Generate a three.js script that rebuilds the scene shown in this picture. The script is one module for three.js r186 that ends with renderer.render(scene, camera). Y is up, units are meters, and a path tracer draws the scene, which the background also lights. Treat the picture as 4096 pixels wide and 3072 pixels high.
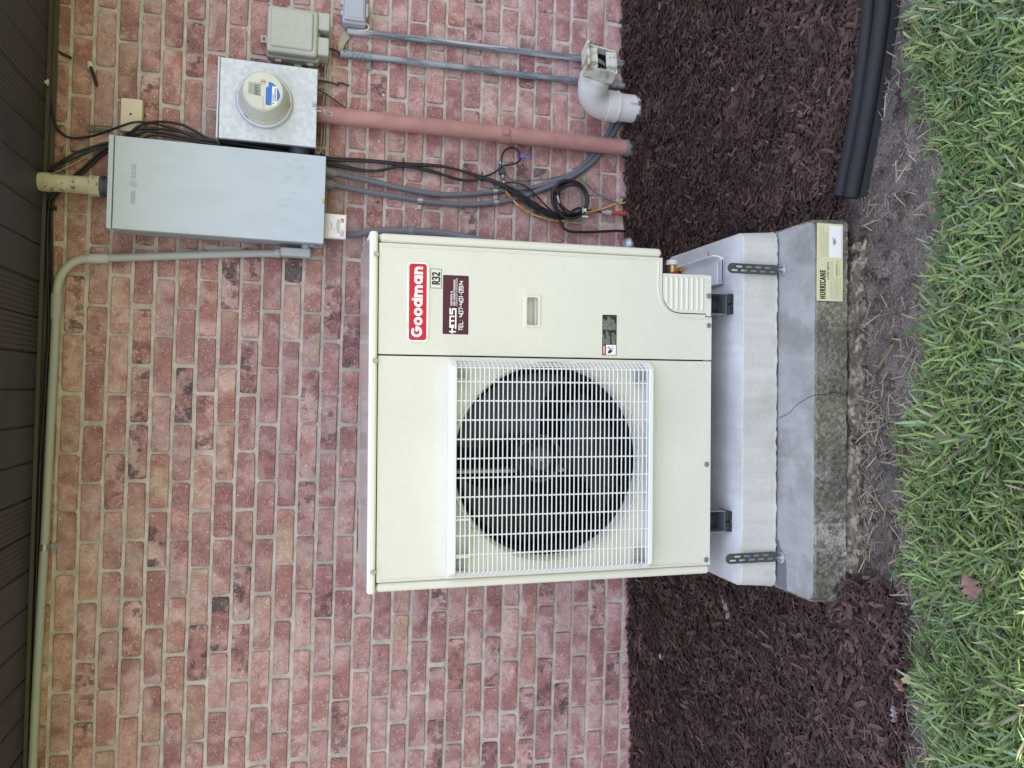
import * as THREE from 'three';
import { mergeGeometries } from 'three/addons/utils/BufferGeometryUtils.js';
import { RoundedBoxGeometry } from 'three/addons/geometries/RoundedBoxGeometry.js';
import { TextGeometry } from 'three/addons/geometries/TextGeometry.js';
import { FontLoader } from 'three/addons/loaders/FontLoader.js';

// ---------------------------------------------------------------- camera, sky, sun, exposure
// x runs along the wall, y is up, z comes out of the wall (brick face at z = 0). The photo was taken with the camera turned on its side.
const scene = new THREE.Scene();
const camera = new THREE.PerspectiveCamera(2 * Math.atan(384 / 798) * 180 / Math.PI, 1024 / 768, 0.05, 400);
{
  const th = 0.2586, ps = 0.0108, ro = 0.0282;
  const fw = new THREE.Vector3(Math.sin(ps) * Math.cos(th), -Math.sin(th), -Math.cos(ps) * Math.cos(th));
  const r = fw.clone().cross(new THREE.Vector3(1, 0, 0)).normalize(), u = r.clone().cross(fw);
  camera.position.set(0, 1.45, 2.95);
  camera.up.copy(r.clone().multiplyScalar(-Math.sin(ro)).addScaledVector(u, Math.cos(ro)));
  camera.lookAt(camera.position.clone().add(fw));
  camera.updateMatrixWorld(true); camera.updateProjectionMatrix();
}
const renderer = new THREE.WebGLRenderer({ antialias: true });
renderer.toneMapping = THREE.LinearToneMapping;
renderer.toneMappingExposure = 3.65;
renderer.shadowMap.enabled = true;
const SUN = new THREE.Vector3(0.06, Math.sin(1.181), -Math.cos(1.181)).normalize();
const sun = new THREE.DirectionalLight(new THREE.Color(1, 0.95, 0.86), 4);
sun.position.copy(SUN).multiplyScalar(30); sun.castShadow = true;
Object.assign(sun.shadow.camera, { left: -8, right: 8, top: 8, bottom: -8, near: 1, far: 60 });
sun.shadow.mapSize.set(2048, 2048);
scene.add(sun, sun.target);
{
  const W = 256, H = 128, d = new Float32Array(W * H * 4);
  for (let j = 0; j < H; j++) for (let i = 0; i < W; i++) {
    const el = ((j + 0.5) / H - 0.5) * Math.PI, s = Math.max(0, Math.sin(el)), k = Math.pow(s, 0.45);
    const hz = [0.50, 0.49, 0.46], ze = [0.43, 0.50, 0.70];
    for (let c = 0; c < 3; c++) d[(j * W + i) * 4 + c] = el > 0 ? hz[c] + (ze[c] - hz[c]) * k : 0.12;
    d[(j * W + i) * 4 + 3] = 1;
  }
  const t = new THREE.DataTexture(d, W, H, THREE.RGBAFormat, THREE.FloatType);
  t.mapping = THREE.EquirectangularReflectionMapping; t.magFilter = t.minFilter = THREE.LinearFilter; t.needsUpdate = true;
  scene.background = t; scene.environment = t;
}

// ---------------------------------------------------------------- helpers
const V = (x, y, z) => new THREE.Vector3(x, y, z);
let seedN = 7;
const rnd = () => { seedN = (seedN + 0x6d2b79f5) | 0; let t = Math.imul(seedN ^ (seedN >>> 15), 1 | seedN); t = (t + Math.imul(t ^ (t >>> 7), 61 | t)) ^ t; return ((t ^ (t >>> 14)) >>> 0) / 4294967296; };
const rr = (a, b) => a + (b - a) * rnd();
const clamp = (v, a = 0, b = 1) => Math.min(b, Math.max(a, v));
const sst = (a, b, v) => { const t = clamp((v - a) / (b - a)); return t * t * (3 - 2 * t); };
const mix = (a, b, t) => a + (b - a) * t;
const LAT = new Float32Array(65536); for (let i = 0; i < 65536; i++) LAT[i] = rnd();
function vn(x, y, per) {                    // value noise that repeats every per cells
  const xi = Math.floor(x), yi = Math.floor(y), fx = x - xi, fy = y - yi, m = (a) => ((a % per) + per) % per;
  const x0 = m(xi), x1 = m(xi + 1), y0 = m(yi), y1 = m(yi + 1), u = fx * fx * (3 - 2 * fx), v = fy * fy * (3 - 2 * fy);
  const L = (a, b) => LAT[(a * 131 + b * 7919 + per * 17) & 65535];
  return mix(mix(L(x0, y0), L(x1, y0), u), mix(L(x0, y1), L(x1, y1), u), v);
}
function fbm(u, v, per, oct) { let s = 0, a = 0.5, n = 0; for (let o = 0; o < oct; o++) { s += a * vn(u * per + o * 3.7 * per, v * per, per); n += a; a *= 0.5; per *= 2; } return s / n; }
function canvas(w, h, draw) { const c = document.createElement('canvas'); c.width = w; c.height = h; draw(c.getContext('2d'), w, h); return c; }
function tex(c, srgb = true, rep = true) {
  const t = new THREE.CanvasTexture(c); if (srgb) t.colorSpace = THREE.SRGBColorSpace;
  if (rep) t.wrapS = t.wrapT = THREE.RepeatWrapping; t.anisotropy = 8; return t;
}
function pixels(n, f, draw) {               // an n x n canvas from f(u, v) -> [r, g, b]
  return canvas(n, n, (g) => {
    const im = g.createImageData(n, n);
    for (let y = 0; y < n; y++) for (let x = 0; x < n; x++) { const p = f(x / n, y / n), i = (y * n + x) * 4; im.data[i] = p[0]; im.data[i + 1] = p[1]; im.data[i + 2] = p[2]; im.data[i + 3] = 255; }
    g.putImageData(im, 0, 0); if (draw) draw(g, n);
  });
}
const mul = (t, sx, sy = sx) => { const c = t.clone(); c.repeat.set(sx, sy); c.needsUpdate = true; return c; };
const m3 = (a, b, t) => [mix(a[0], b[0], t), mix(a[1], b[1], t), mix(a[2], b[2], t)];
const rgb = (r, g, b) => new THREE.Color().setRGB(r, g, b);
const mat = (color, roughness = 0.6, extra = {}) => new THREE.MeshStandardMaterial({ color, roughness, side: THREE.DoubleSide, ...extra });
function clean(g) { g = g.index ? g.toNonIndexed() : g; for (const k of Object.keys(g.attributes)) if (!['position', 'normal', 'uv'].includes(k)) g.deleteAttribute(k); g.morphAttributes = {}; return g; }
const merge = (list) => (list.length === 1 ? clean(list[0]) : mergeGeometries(list.map(clean), false));
function mesh(name, geo, m, parent) {
  const o = new THREE.Mesh(Array.isArray(geo) ? merge(geo) : geo, m); o.name = name; o.castShadow = o.receiveShadow = true; (parent || scene).add(o); return o;
}
const used = new Map();
const numbered = (n) => { const k = used.get(n) || 0; used.set(n, k + 1); return k ? n + '_' + String(k).padStart(3, '0') : n; };
function tag(o, label, category, group, kind) { if (label) o.userData.label = label; if (category) o.userData.category = category; if (group) o.userData.group = group; if (kind) o.userData.kind = kind; return o; }
function thing(name, label, category, group) { const o = new THREE.Group(); o.name = numbered(name); scene.add(o); return tag(o, label, category, group); }
const TILT = 0.02094;                        // the pads have sunk a little on one side
function tilted(name, label, category, group) { const o = thing(name, label, category, group); o.position.set(-0.05, 0, 0); o.rotation.z = TILT; return o; }
function single(name, geo, m, label, category, group) { const o = mesh(numbered(name), geo, m); return tag(o, label, category, group); }
const bx = (x0, x1, y0, y1, z0, z1) => new THREE.BoxGeometry(x1 - x0, y1 - y0, z1 - z0).translate((x0 + x1) / 2, (y0 + y1) / 2, (z0 + z1) / 2);
const rb = (x0, x1, y0, y1, z0, z1, r = 0.004, s = 2) => new RoundedBoxGeometry(x1 - x0, y1 - y0, z1 - z0, s, Math.min(r, (x1 - x0) / 2.01, (y1 - y0) / 2.01, (z1 - z0) / 2.01)).translate((x0 + x1) / 2, (y0 + y1) / 2, (z0 + z1) / 2);
function rod(a, b, r0, r1 = r0, seg = 20, open = false) {
  const d = b.clone().sub(a), g = new THREE.CylinderGeometry(r1, r0, d.length(), seg, 1, open);
  g.translate(0, d.length() / 2, 0); g.applyQuaternion(new THREE.Quaternion().setFromUnitVectors(V(0, 1, 0), d.normalize())); return g.translate(a.x, a.y, a.z);
}
function curve(pts, closed = false) { return new THREE.CatmullRomCurve3(pts, closed, 'centripetal'); }
function tube(pts, r, seg, rad = 8, closed = false) {
  const c = pts.isCurve ? pts : curve(pts, closed), n = seg || Math.max(8, pts.length * 8), g = [new THREE.TubeGeometry(c, n, r, rad, closed)];
  if (!closed) for (const t of [0, 1]) { const p = c.getPointAt(t); g.push(new THREE.SphereGeometry(r * 0.98, rad, 4).translate(p.x, p.y, p.z)); }
  return merge(g);
}
const P2 = (list, z, dz) => list.map(([x, y], i) => V(x, y, (Array.isArray(z) ? z[Math.min(i, z.length - 1)] : z) + (dz ? dz(i) : 0)));
function lathe(profile, axisZ = true, seg = 48) {                    // profile of [radius, along]
  const g = new THREE.LatheGeometry(profile.map(([r, y]) => new THREE.Vector2(Math.max(r, 1e-5), y)), seg); return axisZ ? g.rotateX(Math.PI / 2) : g;
}
function poly(pts) { const s = new THREE.Shape(); pts.forEach(([x, y], i) => (i ? s.lineTo(x, y) : s.moveTo(x, y))); s.closePath(); return s; }
function rrect(x0, x1, y0, y1, r, C = THREE.Shape) {
  const s = new C(); s.moveTo(x0 + r, y0); s.lineTo(x1 - r, y0); s.absarc(x1 - r, y0 + r, r, -Math.PI / 2, 0); s.lineTo(x1, y1 - r); s.absarc(x1 - r, y1 - r, r, 0, Math.PI / 2);
  s.lineTo(x0 + r, y1); s.absarc(x0 + r, y1 - r, r, Math.PI / 2, Math.PI); s.lineTo(x0, y0 + r); s.absarc(x0 + r, y0 + r, r, Math.PI, 1.5 * Math.PI); return s;
}
const ext = (shape, z0, z1, bevel = 0, cs = 8) => new THREE.ExtrudeGeometry(shape, { depth: z1 - z0 - 2 * bevel, bevelEnabled: bevel > 0, bevelThickness: bevel, bevelSize: bevel, bevelOffset: -bevel, bevelSegments: 2, curveSegments: cs }).translate(0, 0, z0 + bevel);
function uvm(g, k = 1) {                     // uv in metres from the dominant side of each triangle
  g = clean(g); const p = g.attributes.position, n = p.count, uv = new Float32Array(n * 2), a = V(), b = V(), c = V();
  for (let i = 0; i < n; i += 3) {
    a.fromBufferAttribute(p, i); b.fromBufferAttribute(p, i + 1); c.fromBufferAttribute(p, i + 2);
    const nn = b.clone().sub(a).cross(c.clone().sub(a)), ax = Math.abs(nn.x), ay = Math.abs(nn.y), az = Math.abs(nn.z);
    [a, b, c].forEach((q, j) => { const [s, t] = az >= ax && az >= ay ? [q.x, q.y] : ay >= ax ? [q.x, q.z] : [q.z, q.y]; uv[(i + j) * 2] = s * k; uv[(i + j) * 2 + 1] = t * k; });
  }
  g.setAttribute('uv', new THREE.BufferAttribute(uv, 2)); return g;
}
function decal(x0, x1, y0, y1, z, r = 0.0005) {                    // a thin flat label, uv 0..1
  const g = new THREE.ShapeGeometry(rrect(x0, x1, y0, y1, r), 6).translate(0, 0, z), p = g.attributes.position, uv = g.attributes.uv;
  for (let i = 0; i < p.count; i++) uv.setXY(i, (p.getX(i) - x0) / (x1 - x0), (p.getY(i) - y0) / (y1 - y0)); return g;
}
const font = await new FontLoader().loadAsync('fonts/droid/droid_sans_bold.typeface.json');
// the ground: mulch is banked up against the wall and the yard falls gently to the left
const gy = (x, z) => { const t = sst(-0.05, 1.05, z); return mix(0.178 + 0.0377 * x, 0.012 * x, t) + 0.006 * (vn(x * 7 + 40, z * 7 + 40, 255) - 0.5) + 0.012 * (vn(x * 2.3 + 40, z * 2.3 + 40, 255) - 0.5); };
const mulchEdge = (x) => (x > 0.52 ? 1.02 + 0.17 * sst(0.5, 1.2, x) : x > -0.47 ? 1.0 : 1.285 - 0.05 * sst(-0.62, -0.47, x) + 0.05 * (vn(x * 6 + 60, 3, 255) - 0.5));
const LE = [[0, 907], [55, 905], [100, 908], [150, 930], [250, 935], [302, 925], [333, 918], [362, 921], [387, 912], [418, 900], [441, 893], [470, 905], [527, 917], [574, 910], [635, 925], [681, 920], [712, 935], [768, 922]].map(([y, p]) => [0.984 - 0.002437 * y, 1.291 + (p - 907) * 0.00287 + 0.014]);
const lawnEdge = (x) => { if (x > LE[0][0]) return LE[0][1]; for (let i = 1; i < LE.length; i++) if (x > LE[i][0]) return mix(LE[i][1], LE[i - 1][1], (x - LE[i][0]) / (LE[i - 1][0] - LE[i][0])); return LE[LE.length - 1][1]; };

// ---------------------------------------------------------------- materials
const speck = (g, n, count, cols, r0, r1, al = 0.8) => { for (let i = 0; i < count; i++) { g.globalAlpha = rr(0.3, 1) * al; g.fillStyle = cols[Math.floor(rnd() * cols.length)]; const x = rnd() * n, y = rnd() * n, r = rr(r0, r1); g.beginPath(); g.ellipse(x, y, r, r * rr(0.5, 1), rr(0, 3), 0, 7); g.fill(); } g.globalAlpha = 1; };
function brickPixels(kind) {
  const N = 1024;                            // one metre
  return pixels(N, (u, v) => {
    const a = fbm(u, v, 9, 5), b = fbm(u + 0.37, v + 0.11, 18, 5), c = fbm(u + 0.7, v + 0.5, 40, 3), d = fbm(u + 0.2, v + 0.8, 160, 2);
    let p = m3([164, 117, 111], [187, 147, 139], sst(0.32, 0.68, a));
    p = m3(p, [146, 101, 97], sst(0.53, 0.61, b) * (kind === 1 ? 0.7 : 0.42));
    const edge = Math.abs(fbm(u + 0.5, v + 0.3, 11, 4) - 0.5);
    p = m3(p, [112, 66, 64], (1 - sst(0.0, 0.010, edge)) * 0.5);                  // cracks and folds of the clay
    p = m3(p, [204, 180, 172], sst(0.46, 0.70, fbm(u + 0.9, v + 0.1, 18, 6)) * 0.6);
    if (kind === 1) { p = m3(p, [108, 76, 76], sst(0.55, 0.66, fbm(u, v + 0.4, 44, 4)) * 0.55); p = m3(p, [80, 68, 69], sst(0.64, 0.72, fbm(u + 0.6, v + 0.4, 30, 5)) * 0.65); }
    if (kind === 2) p = m3(p, [182, 160, 132], sst(0.52, 0.66, fbm(u + 0.15, v + 0.65, 15, 5)) * 0.6);
    if (kind === 3) p = m3(p, [78, 70, 72], sst(0.50, 0.62, fbm(u, v + 0.25, 22, 5)) * 0.75);
    const k = 0.88 + 0.24 * c + 0.16 * (d - 0.5); return [p[0] * k, p[1] * k, p[2] * k];
  }, (g, n) => {
    speck(g, n, 13000, ['#e8dad4', '#f2e9e4', '#d8c2bb'], 0.7, 2.0, 0.95); speck(g, n, 300, ['#ece2dc'], 1.5, 3.6, 0.75); speck(g, n, 600, ['#7a4c4b', '#654645'], 0.8, 3, 0.5);
    g.lineWidth = 1; for (let i = 0; i < 120; i++) { g.globalAlpha = 0.3; g.strokeStyle = '#754a49'; g.beginPath(); let x = rnd() * n, y = rnd() * n, t = rr(0, 6.3); g.moveTo(x, y); for (let k = 0; k < 8; k++) { t += rr(-0.7, 0.7); x += Math.cos(t) * 7; y += Math.sin(t) * 7; g.lineTo(x, y); } g.stroke(); } g.globalAlpha = 1;
  });
}
const brickBump = tex(pixels(1024, (u, v) => {
  const e = Math.abs(fbm(u + 0.5, v + 0.3, 9, 4) - 0.5), h = 0.5 * fbm(u, v, 12, 5) + 0.25 * sst(0, 0.05, e) + 0.25 * fbm(u, v, 90, 3); const k = 255 * h; return [k, k, k];
}), false);
const brickMaps = [0, 1, 2, 3].map((k) => tex(brickPixels(k)));
const brickTints = [[1, 1, 1], [0.95, 0.93, 0.95], [1.05, 1.04, 1.0], [0.9, 0.88, 0.9]];
const brickMats = brickMaps.map((m) => brickTints.map((t) => new THREE.MeshStandardMaterial({ map: m, color: rgb(t[0] * 0.93, t[1] * 0.93, t[2] * 0.95), roughness: 0.85, bumpMap: brickBump, bumpScale: 0.004 })));
const grain = tex(pixels(512, (u, v) => { const k = 255 * (0.55 * fbm(u, v, 24, 4) + 0.45 * fbm(u + 0.3, v, 120, 2)); return [k, k, k]; }), false);
const fine = tex(pixels(256, (u, v) => { const k = 150 + 90 * (fbm(u, v, 60, 2) - 0.5); return [k, k, k]; }), false);
const mottled = (n, c1, c2, per, oct, lo, hi, draw) => tex(pixels(n, (u, v) => m3(c1, c2, sst(lo, hi, fbm(u, v, per, oct))), draw));
const M = {
  mortar: mat(0xffffff, 0.95, { map: mul(mottled(512, [178, 169, 160], [202, 193, 184], 14, 5, 0.3, 0.7, (g, n) => speck(g, n, 900, ['#8b8378', '#d6cdbf'], 0.6, 1.6, 0.5)), 2), bumpMap: mul(grain, 3), bumpScale: 0.004 }),
  cream: mat(rgb(0.83, 0.80, 0.69), 0.38, { map: mul(tex(pixels(512, (u, v) => { const k = 236 + 10 * (fbm(u, v, 5, 5) - 0.5) + 6 * (fbm(u, v, 90, 2) - 0.5); return [k, k, k * 0.995]; }, (g, n) => speck(g, n, 26, ['#a59c86', '#8d8473'], 0.5, 1.1, 0.6))), 1.5),  bumpMap: mul(fine, 6), bumpScale: 0.0002 }),
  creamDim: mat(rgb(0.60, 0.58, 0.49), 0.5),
  grille: mat(rgb(0.76, 0.76, 0.73), 0.4),
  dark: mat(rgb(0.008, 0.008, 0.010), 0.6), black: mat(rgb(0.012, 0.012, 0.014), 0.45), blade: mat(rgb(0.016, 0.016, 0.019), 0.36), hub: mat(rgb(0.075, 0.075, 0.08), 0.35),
  steel: mat(rgb(0.42, 0.43, 0.45), 0.35, { metalness: 0.8 }), brass: mat(rgb(0.55, 0.40, 0.14), 0.35, { metalness: 0.85 }), red: mat(rgb(0.45, 0.02, 0.04), 0.5),
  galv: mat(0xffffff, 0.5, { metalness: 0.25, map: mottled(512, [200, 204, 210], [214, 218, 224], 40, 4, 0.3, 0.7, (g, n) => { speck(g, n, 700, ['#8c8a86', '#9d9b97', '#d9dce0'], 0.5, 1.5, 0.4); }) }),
  emt: mat(0xffffff, 0.55, { metalness: 0.35, map: mul(mottled(512, [112, 120, 128], [158, 165, 172], 12, 5, 0.3, 0.7, (g, n) => speck(g, n, 300, ['#d8dade', '#6a6f75'], 0.6, 2, 0.4)), 2, 1) }),
  emtPainted: mat(0xffffff, 0.65, { metalness: 0.2, map: tex(pixels(512, (u, v) => { const a = fbm(u, v, 9, 5), b = 0.5 * fbm(u + 0.4, v, 8, 4) + 0.5 * vn(u * 6 + 100, Math.floor(v * 2), 6); let p = m3([104, 112, 120], [146, 153, 160], sst(0.35, 0.65, a)); p = m3(p, [196, 195, 199], sst(0.55, 0.64, b) * 0.9); return p; })) }),
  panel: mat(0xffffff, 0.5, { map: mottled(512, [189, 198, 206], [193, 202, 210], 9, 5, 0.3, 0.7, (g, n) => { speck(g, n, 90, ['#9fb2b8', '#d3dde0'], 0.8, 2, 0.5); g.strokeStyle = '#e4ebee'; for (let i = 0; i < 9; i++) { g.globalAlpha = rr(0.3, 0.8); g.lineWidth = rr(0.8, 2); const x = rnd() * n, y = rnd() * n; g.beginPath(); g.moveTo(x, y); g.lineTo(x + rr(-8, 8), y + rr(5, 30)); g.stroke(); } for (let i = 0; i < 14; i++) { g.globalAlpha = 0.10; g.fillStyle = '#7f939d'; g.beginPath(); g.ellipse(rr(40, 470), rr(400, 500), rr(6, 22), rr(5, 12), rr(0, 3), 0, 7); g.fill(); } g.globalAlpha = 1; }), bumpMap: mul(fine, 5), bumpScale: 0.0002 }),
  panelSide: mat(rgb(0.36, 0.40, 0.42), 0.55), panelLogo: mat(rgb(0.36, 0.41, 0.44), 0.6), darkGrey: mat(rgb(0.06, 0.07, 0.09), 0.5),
  pink: mat(0xffffff, 0.7, { map: mottled(512, [172, 124, 116], [184, 138, 130], 6, 5, 0.3, 0.7, (g, n) => speck(g, n, 60, ['#8c5751', '#cfa9a1'], 0.8, 2.5, 0.6)), bumpMap: grain, bumpScale: 0.001 }),
  pvc: mat(rgb(0.72, 0.705, 0.68), 0.38), pvcGrey: mat(rgb(0.40, 0.42, 0.41), 0.45), pvcDark: mat(rgb(0.20, 0.21, 0.22), 0.5),
  flex: mat(rgb(0.13, 0.135, 0.155), 0.5, { bumpMap: null }), cable: mat(rgb(0.014, 0.014, 0.018), 0.4), whip: mat(rgb(0.15, 0.155, 0.175), 0.55),
  orange: mat(0xffffff, 0.6, { map: mul(mottled(256, [186, 116, 48], [214, 168, 98], 8, 4, 0.4, 0.62), 6, 1) }), green: mat(rgb(0.05, 0.28, 0.21), 0.5), redPvc: mat(rgb(0.48, 0.075, 0.055), 0.5), blue: mat(rgb(0.14, 0.18, 0.62), 0.5), white: mat(rgb(0.74, 0.73, 0.70), 0.5),
  beige: mat(rgb(0.72, 0.62, 0.48), 0.6), beigeDim: mat(rgb(0.6, 0.51, 0.38), 0.6), nid: mat(0xffffff, 0.65, { map: mottled(512, [184, 185, 174], [189, 190, 180], 14, 5, 0.3, 0.7), bumpMap: mul(grain, 6), bumpScale: 0.0004 }),
  boxGrey: mat(rgb(0.42, 0.44, 0.50), 0.6), bronze: mat(rgb(0.075, 0.063, 0.060), 0.6), shingle: mat(rgb(0.09, 0.085, 0.08), 0.95),
  creamPaint: mat(0xffffff, 0.7, { map: tex(pixels(512, (u, v) => { let p = m3([194, 182, 164], [212, 200, 182], sst(0.3, 0.7, fbm(u, v, 8, 5))); p = m3(p, [92, 96, 88], sst(0.66, 0.70, fbm(u + 0.3, v + 0.6, 20, 5)) * 0.8); return p; })) }),
  edging: mat(rgb(0.0075, 0.008, 0.0095), 0.6, { bumpMap: mul(grain, 4), bumpScale: 0.001 }),
  strap: mat(rgb(0.075, 0.082, 0.075), 0.5, { metalness: 0.3 }), washer: mat(rgb(0.62, 0.64, 0.66), 0.35, { metalness: 0.6 }), cap: mat(rgb(0.45, 0.47, 0.49), 0.35, { metalness: 0.5 }),
  clear: new THREE.MeshPhysicalMaterial({ color: 0xf4f4f2, roughness: 0.15, transmission: 0.9, thickness: 0, side: THREE.DoubleSide }),
};
const concTex = (base, dark, draw) => tex(pixels(1024, (u, v) => { let p = m3(base, base.map((c) => c * 1.12), sst(0.3, 0.7, fbm(u, v, 5, 5))); p = m3(p, dark, sst(0.56, 0.74, fbm(u + 0.3, v + 0.2, 9, 5)) * 0.28); const k = 0.93 + 0.06 * fbm(u, v, 200, 2) + 0.08 * fbm(u, v * 0.12, 60, 3); return p.map((c) => c * k); }, draw));
M.concNew = mat(0xffffff, 0.9, { map: concTex([182, 181, 178], [174, 171, 164], (g, n) => { speck(g, n, 60, ['#7f7a70', '#8f8b84'], 0.8, 2.2, 0.6); }), bumpMap: mul(grain, 3), bumpScale: 0.0008 });
M.concFace = mat(0xffffff, 0.9, { map: concTex([170, 168, 159], [160, 156, 145], (g, n) => speck(g, n, 40, ['#7f7a70'], 0.8, 2, 0.5)), bumpMap: mul(grain, 3), bumpScale: 0.0008 });
M.concOldTop = mat(0xffffff, 0.92, { map: concTex([138, 137, 133], [92, 89, 82], (g, n) => { for (let i = 0; i < 60; i++) { g.globalAlpha = rr(0.04, 0.14); g.fillStyle = rnd() < 0.6 ? '#6a675f' : '#c9c8c6'; g.beginPath(); g.ellipse(rnd() * n, rnd() * n, rr(15, 90), rr(8, 40), rr(0, 3), 0, 7); g.fill(); } g.globalAlpha = 0.4; g.fillStyle = '#7d5a44'; for (const y of [100, 612]) { g.beginPath(); g.ellipse(190, y, 60, 6, 0.1, 0, 7); g.fill(); } g.globalAlpha = 1; speck(g, n, 700, ['#625f58', '#75726c', '#b9b8b4'], 0.8, 2.8, 0.6); }), bumpMap: mul(grain, 3), bumpScale: 0.0015 });
M.concMoss = mat(0xffffff, 0.95, { map: tex(pixels(1024, (u, v) => { let p = m3([116, 112, 99], [152, 147, 134], sst(0.3, 0.7, fbm(u, v, 10, 6))); p = m3(p, [76, 74, 62], sst(0.42, 0.70, 0.55 * fbm(u + 0.3, v + 0.2, 9, 5) + 0.45 * fbm(u + 0.1, v + 0.6, 120, 3)) * 0.85); p = m3(p, [122, 120, 90], sst(0.5, 0.8, fbm(u + 0.7, v + 0.6, 4, 4)) * 0.4); const k = 0.74 + 0.52 * fbm(u, v, 220, 2); return p.map((c) => c * k); })), bumpMap: mul(grain, 3), bumpScale: 0.002 });
M.concDirt = mat(0xffffff, 0.97, { map: tex(pixels(512, (u, v) => { let p = m3([112, 102, 84], [158, 148, 126], sst(0.35, 0.65, fbm(u, v, 40, 5))); p = m3(p, [66, 59, 49], sst(0.40, 0.66, fbm(u + 0.3, v + 0.2, 90, 4)) * 0.7); return p; })), bumpMap: mul(grain, 4), bumpScale: 0.004 });
M.soil = mat(0xffffff, 1, { map: tex(pixels(1024, (u, v) => { let p = m3([92, 82, 74], [120, 109, 100], sst(0.3, 0.7, fbm(u, v, 14, 6))); p = m3(p, [74, 66, 61], sst(0.5, 0.75, fbm(u + 0.4, v, 30, 5)) * 0.6); const k = 0.72 + 0.56 * fbm(u, v, 250, 2); return p.map((c) => c * k); }, (g, n) => { speck(g, n, 1500, ['#5a524d', '#b3aaa4', '#8f857e'], 0.7, 2.2, 0.6); })), bumpMap: mul(grain, 3), bumpScale: 0.01 });
M.bed = mat(rgb(0.022, 0.013, 0.012), 1, { bumpMap: mul(grain, 4), bumpScale: 0.02 });
M.yard = mat(0xffffff, 1, { map: tex(pixels(512, (u, v) => { const p = m3([92, 92, 58], [122, 120, 78], sst(0.3, 0.7, fbm(u, v, 12, 5))), k = 0.75 + 0.5 * fbm(u, v, 90, 2); return p.map((c) => c * k); })) });
M.perf = mat(0xffffff, 0.6, { map: tex(canvas(128, 128, (g) => { g.fillStyle = '#48444b'; g.fillRect(0, 0, 128, 128); g.fillStyle = '#151312'; for (let i = 0; i < 8; i++) for (let j = 0; j < 4; j++) { g.beginPath(); g.ellipse(16 + 32 * (i % 4), 16 + 32 * j + (i % 2) * 16, 7, 12, 0, 0, 7); g.fill(); } })) });

// ---------------------------------------------------------------- ground
function sheet(x0, x1, z0, z1, nx, nz, f) {
  const g = new THREE.PlaneGeometry(1, 1, nx, nz), p = g.attributes.position, uv = g.attributes.uv;
  for (let i = 0; i < p.count; i++) { const x = mix(x0, x1, p.getX(i) + 0.5), z = mix(z0, z1, 0.5 - p.getY(i)); p.setXYZ(i, x, f(x, z), z); uv.setXY(i, x, z); }
  g.computeVertexNormals(); return g;
}
{
  const s = (o) => tag(o, null, null, null, 'structure');
  s(mesh('ground', sheet(-80, 80, -80, 80, 8, 8, () => -0.16), M.yard));
  s(mesh('yard_soil', sheet(-5.2, 5.2, -0.1, 2.6, 420, 110, (x, z) => gy(x, z) - 0.004 + 0.006 * (fbm(x * 0.31 + 3, z * 0.31 + 3, 24, 3) - 0.5) - 0.2 * sst(2.3, 2.6, z) - 0.25 * sst(4.6, 5.2, Math.abs(x))), M.soil));
  s(mesh('lawn_ground', sheet(-60, 60, 2.2, 70, 20, 20, (x, z) => -0.03 + 0.012 * clamp(x, -5, 5)), M.yard));
  const bed = new THREE.PlaneGeometry(1, 1, 300, 60), p = bed.attributes.position, uv = bed.attributes.uv;
  for (let i = 0; i < p.count; i++) { const x = mix(-3.4, 3.4, p.getX(i) + 0.5), z = mix(-0.05, mulchEdge(x), 0.5 - p.getY(i)); p.setXYZ(i, x, gy(x, z) + 0.008, z); uv.setXY(i, x, z); }
  bed.computeVertexNormals(); s(mesh('mulch_bed', bed, M.bed));
}

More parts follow.
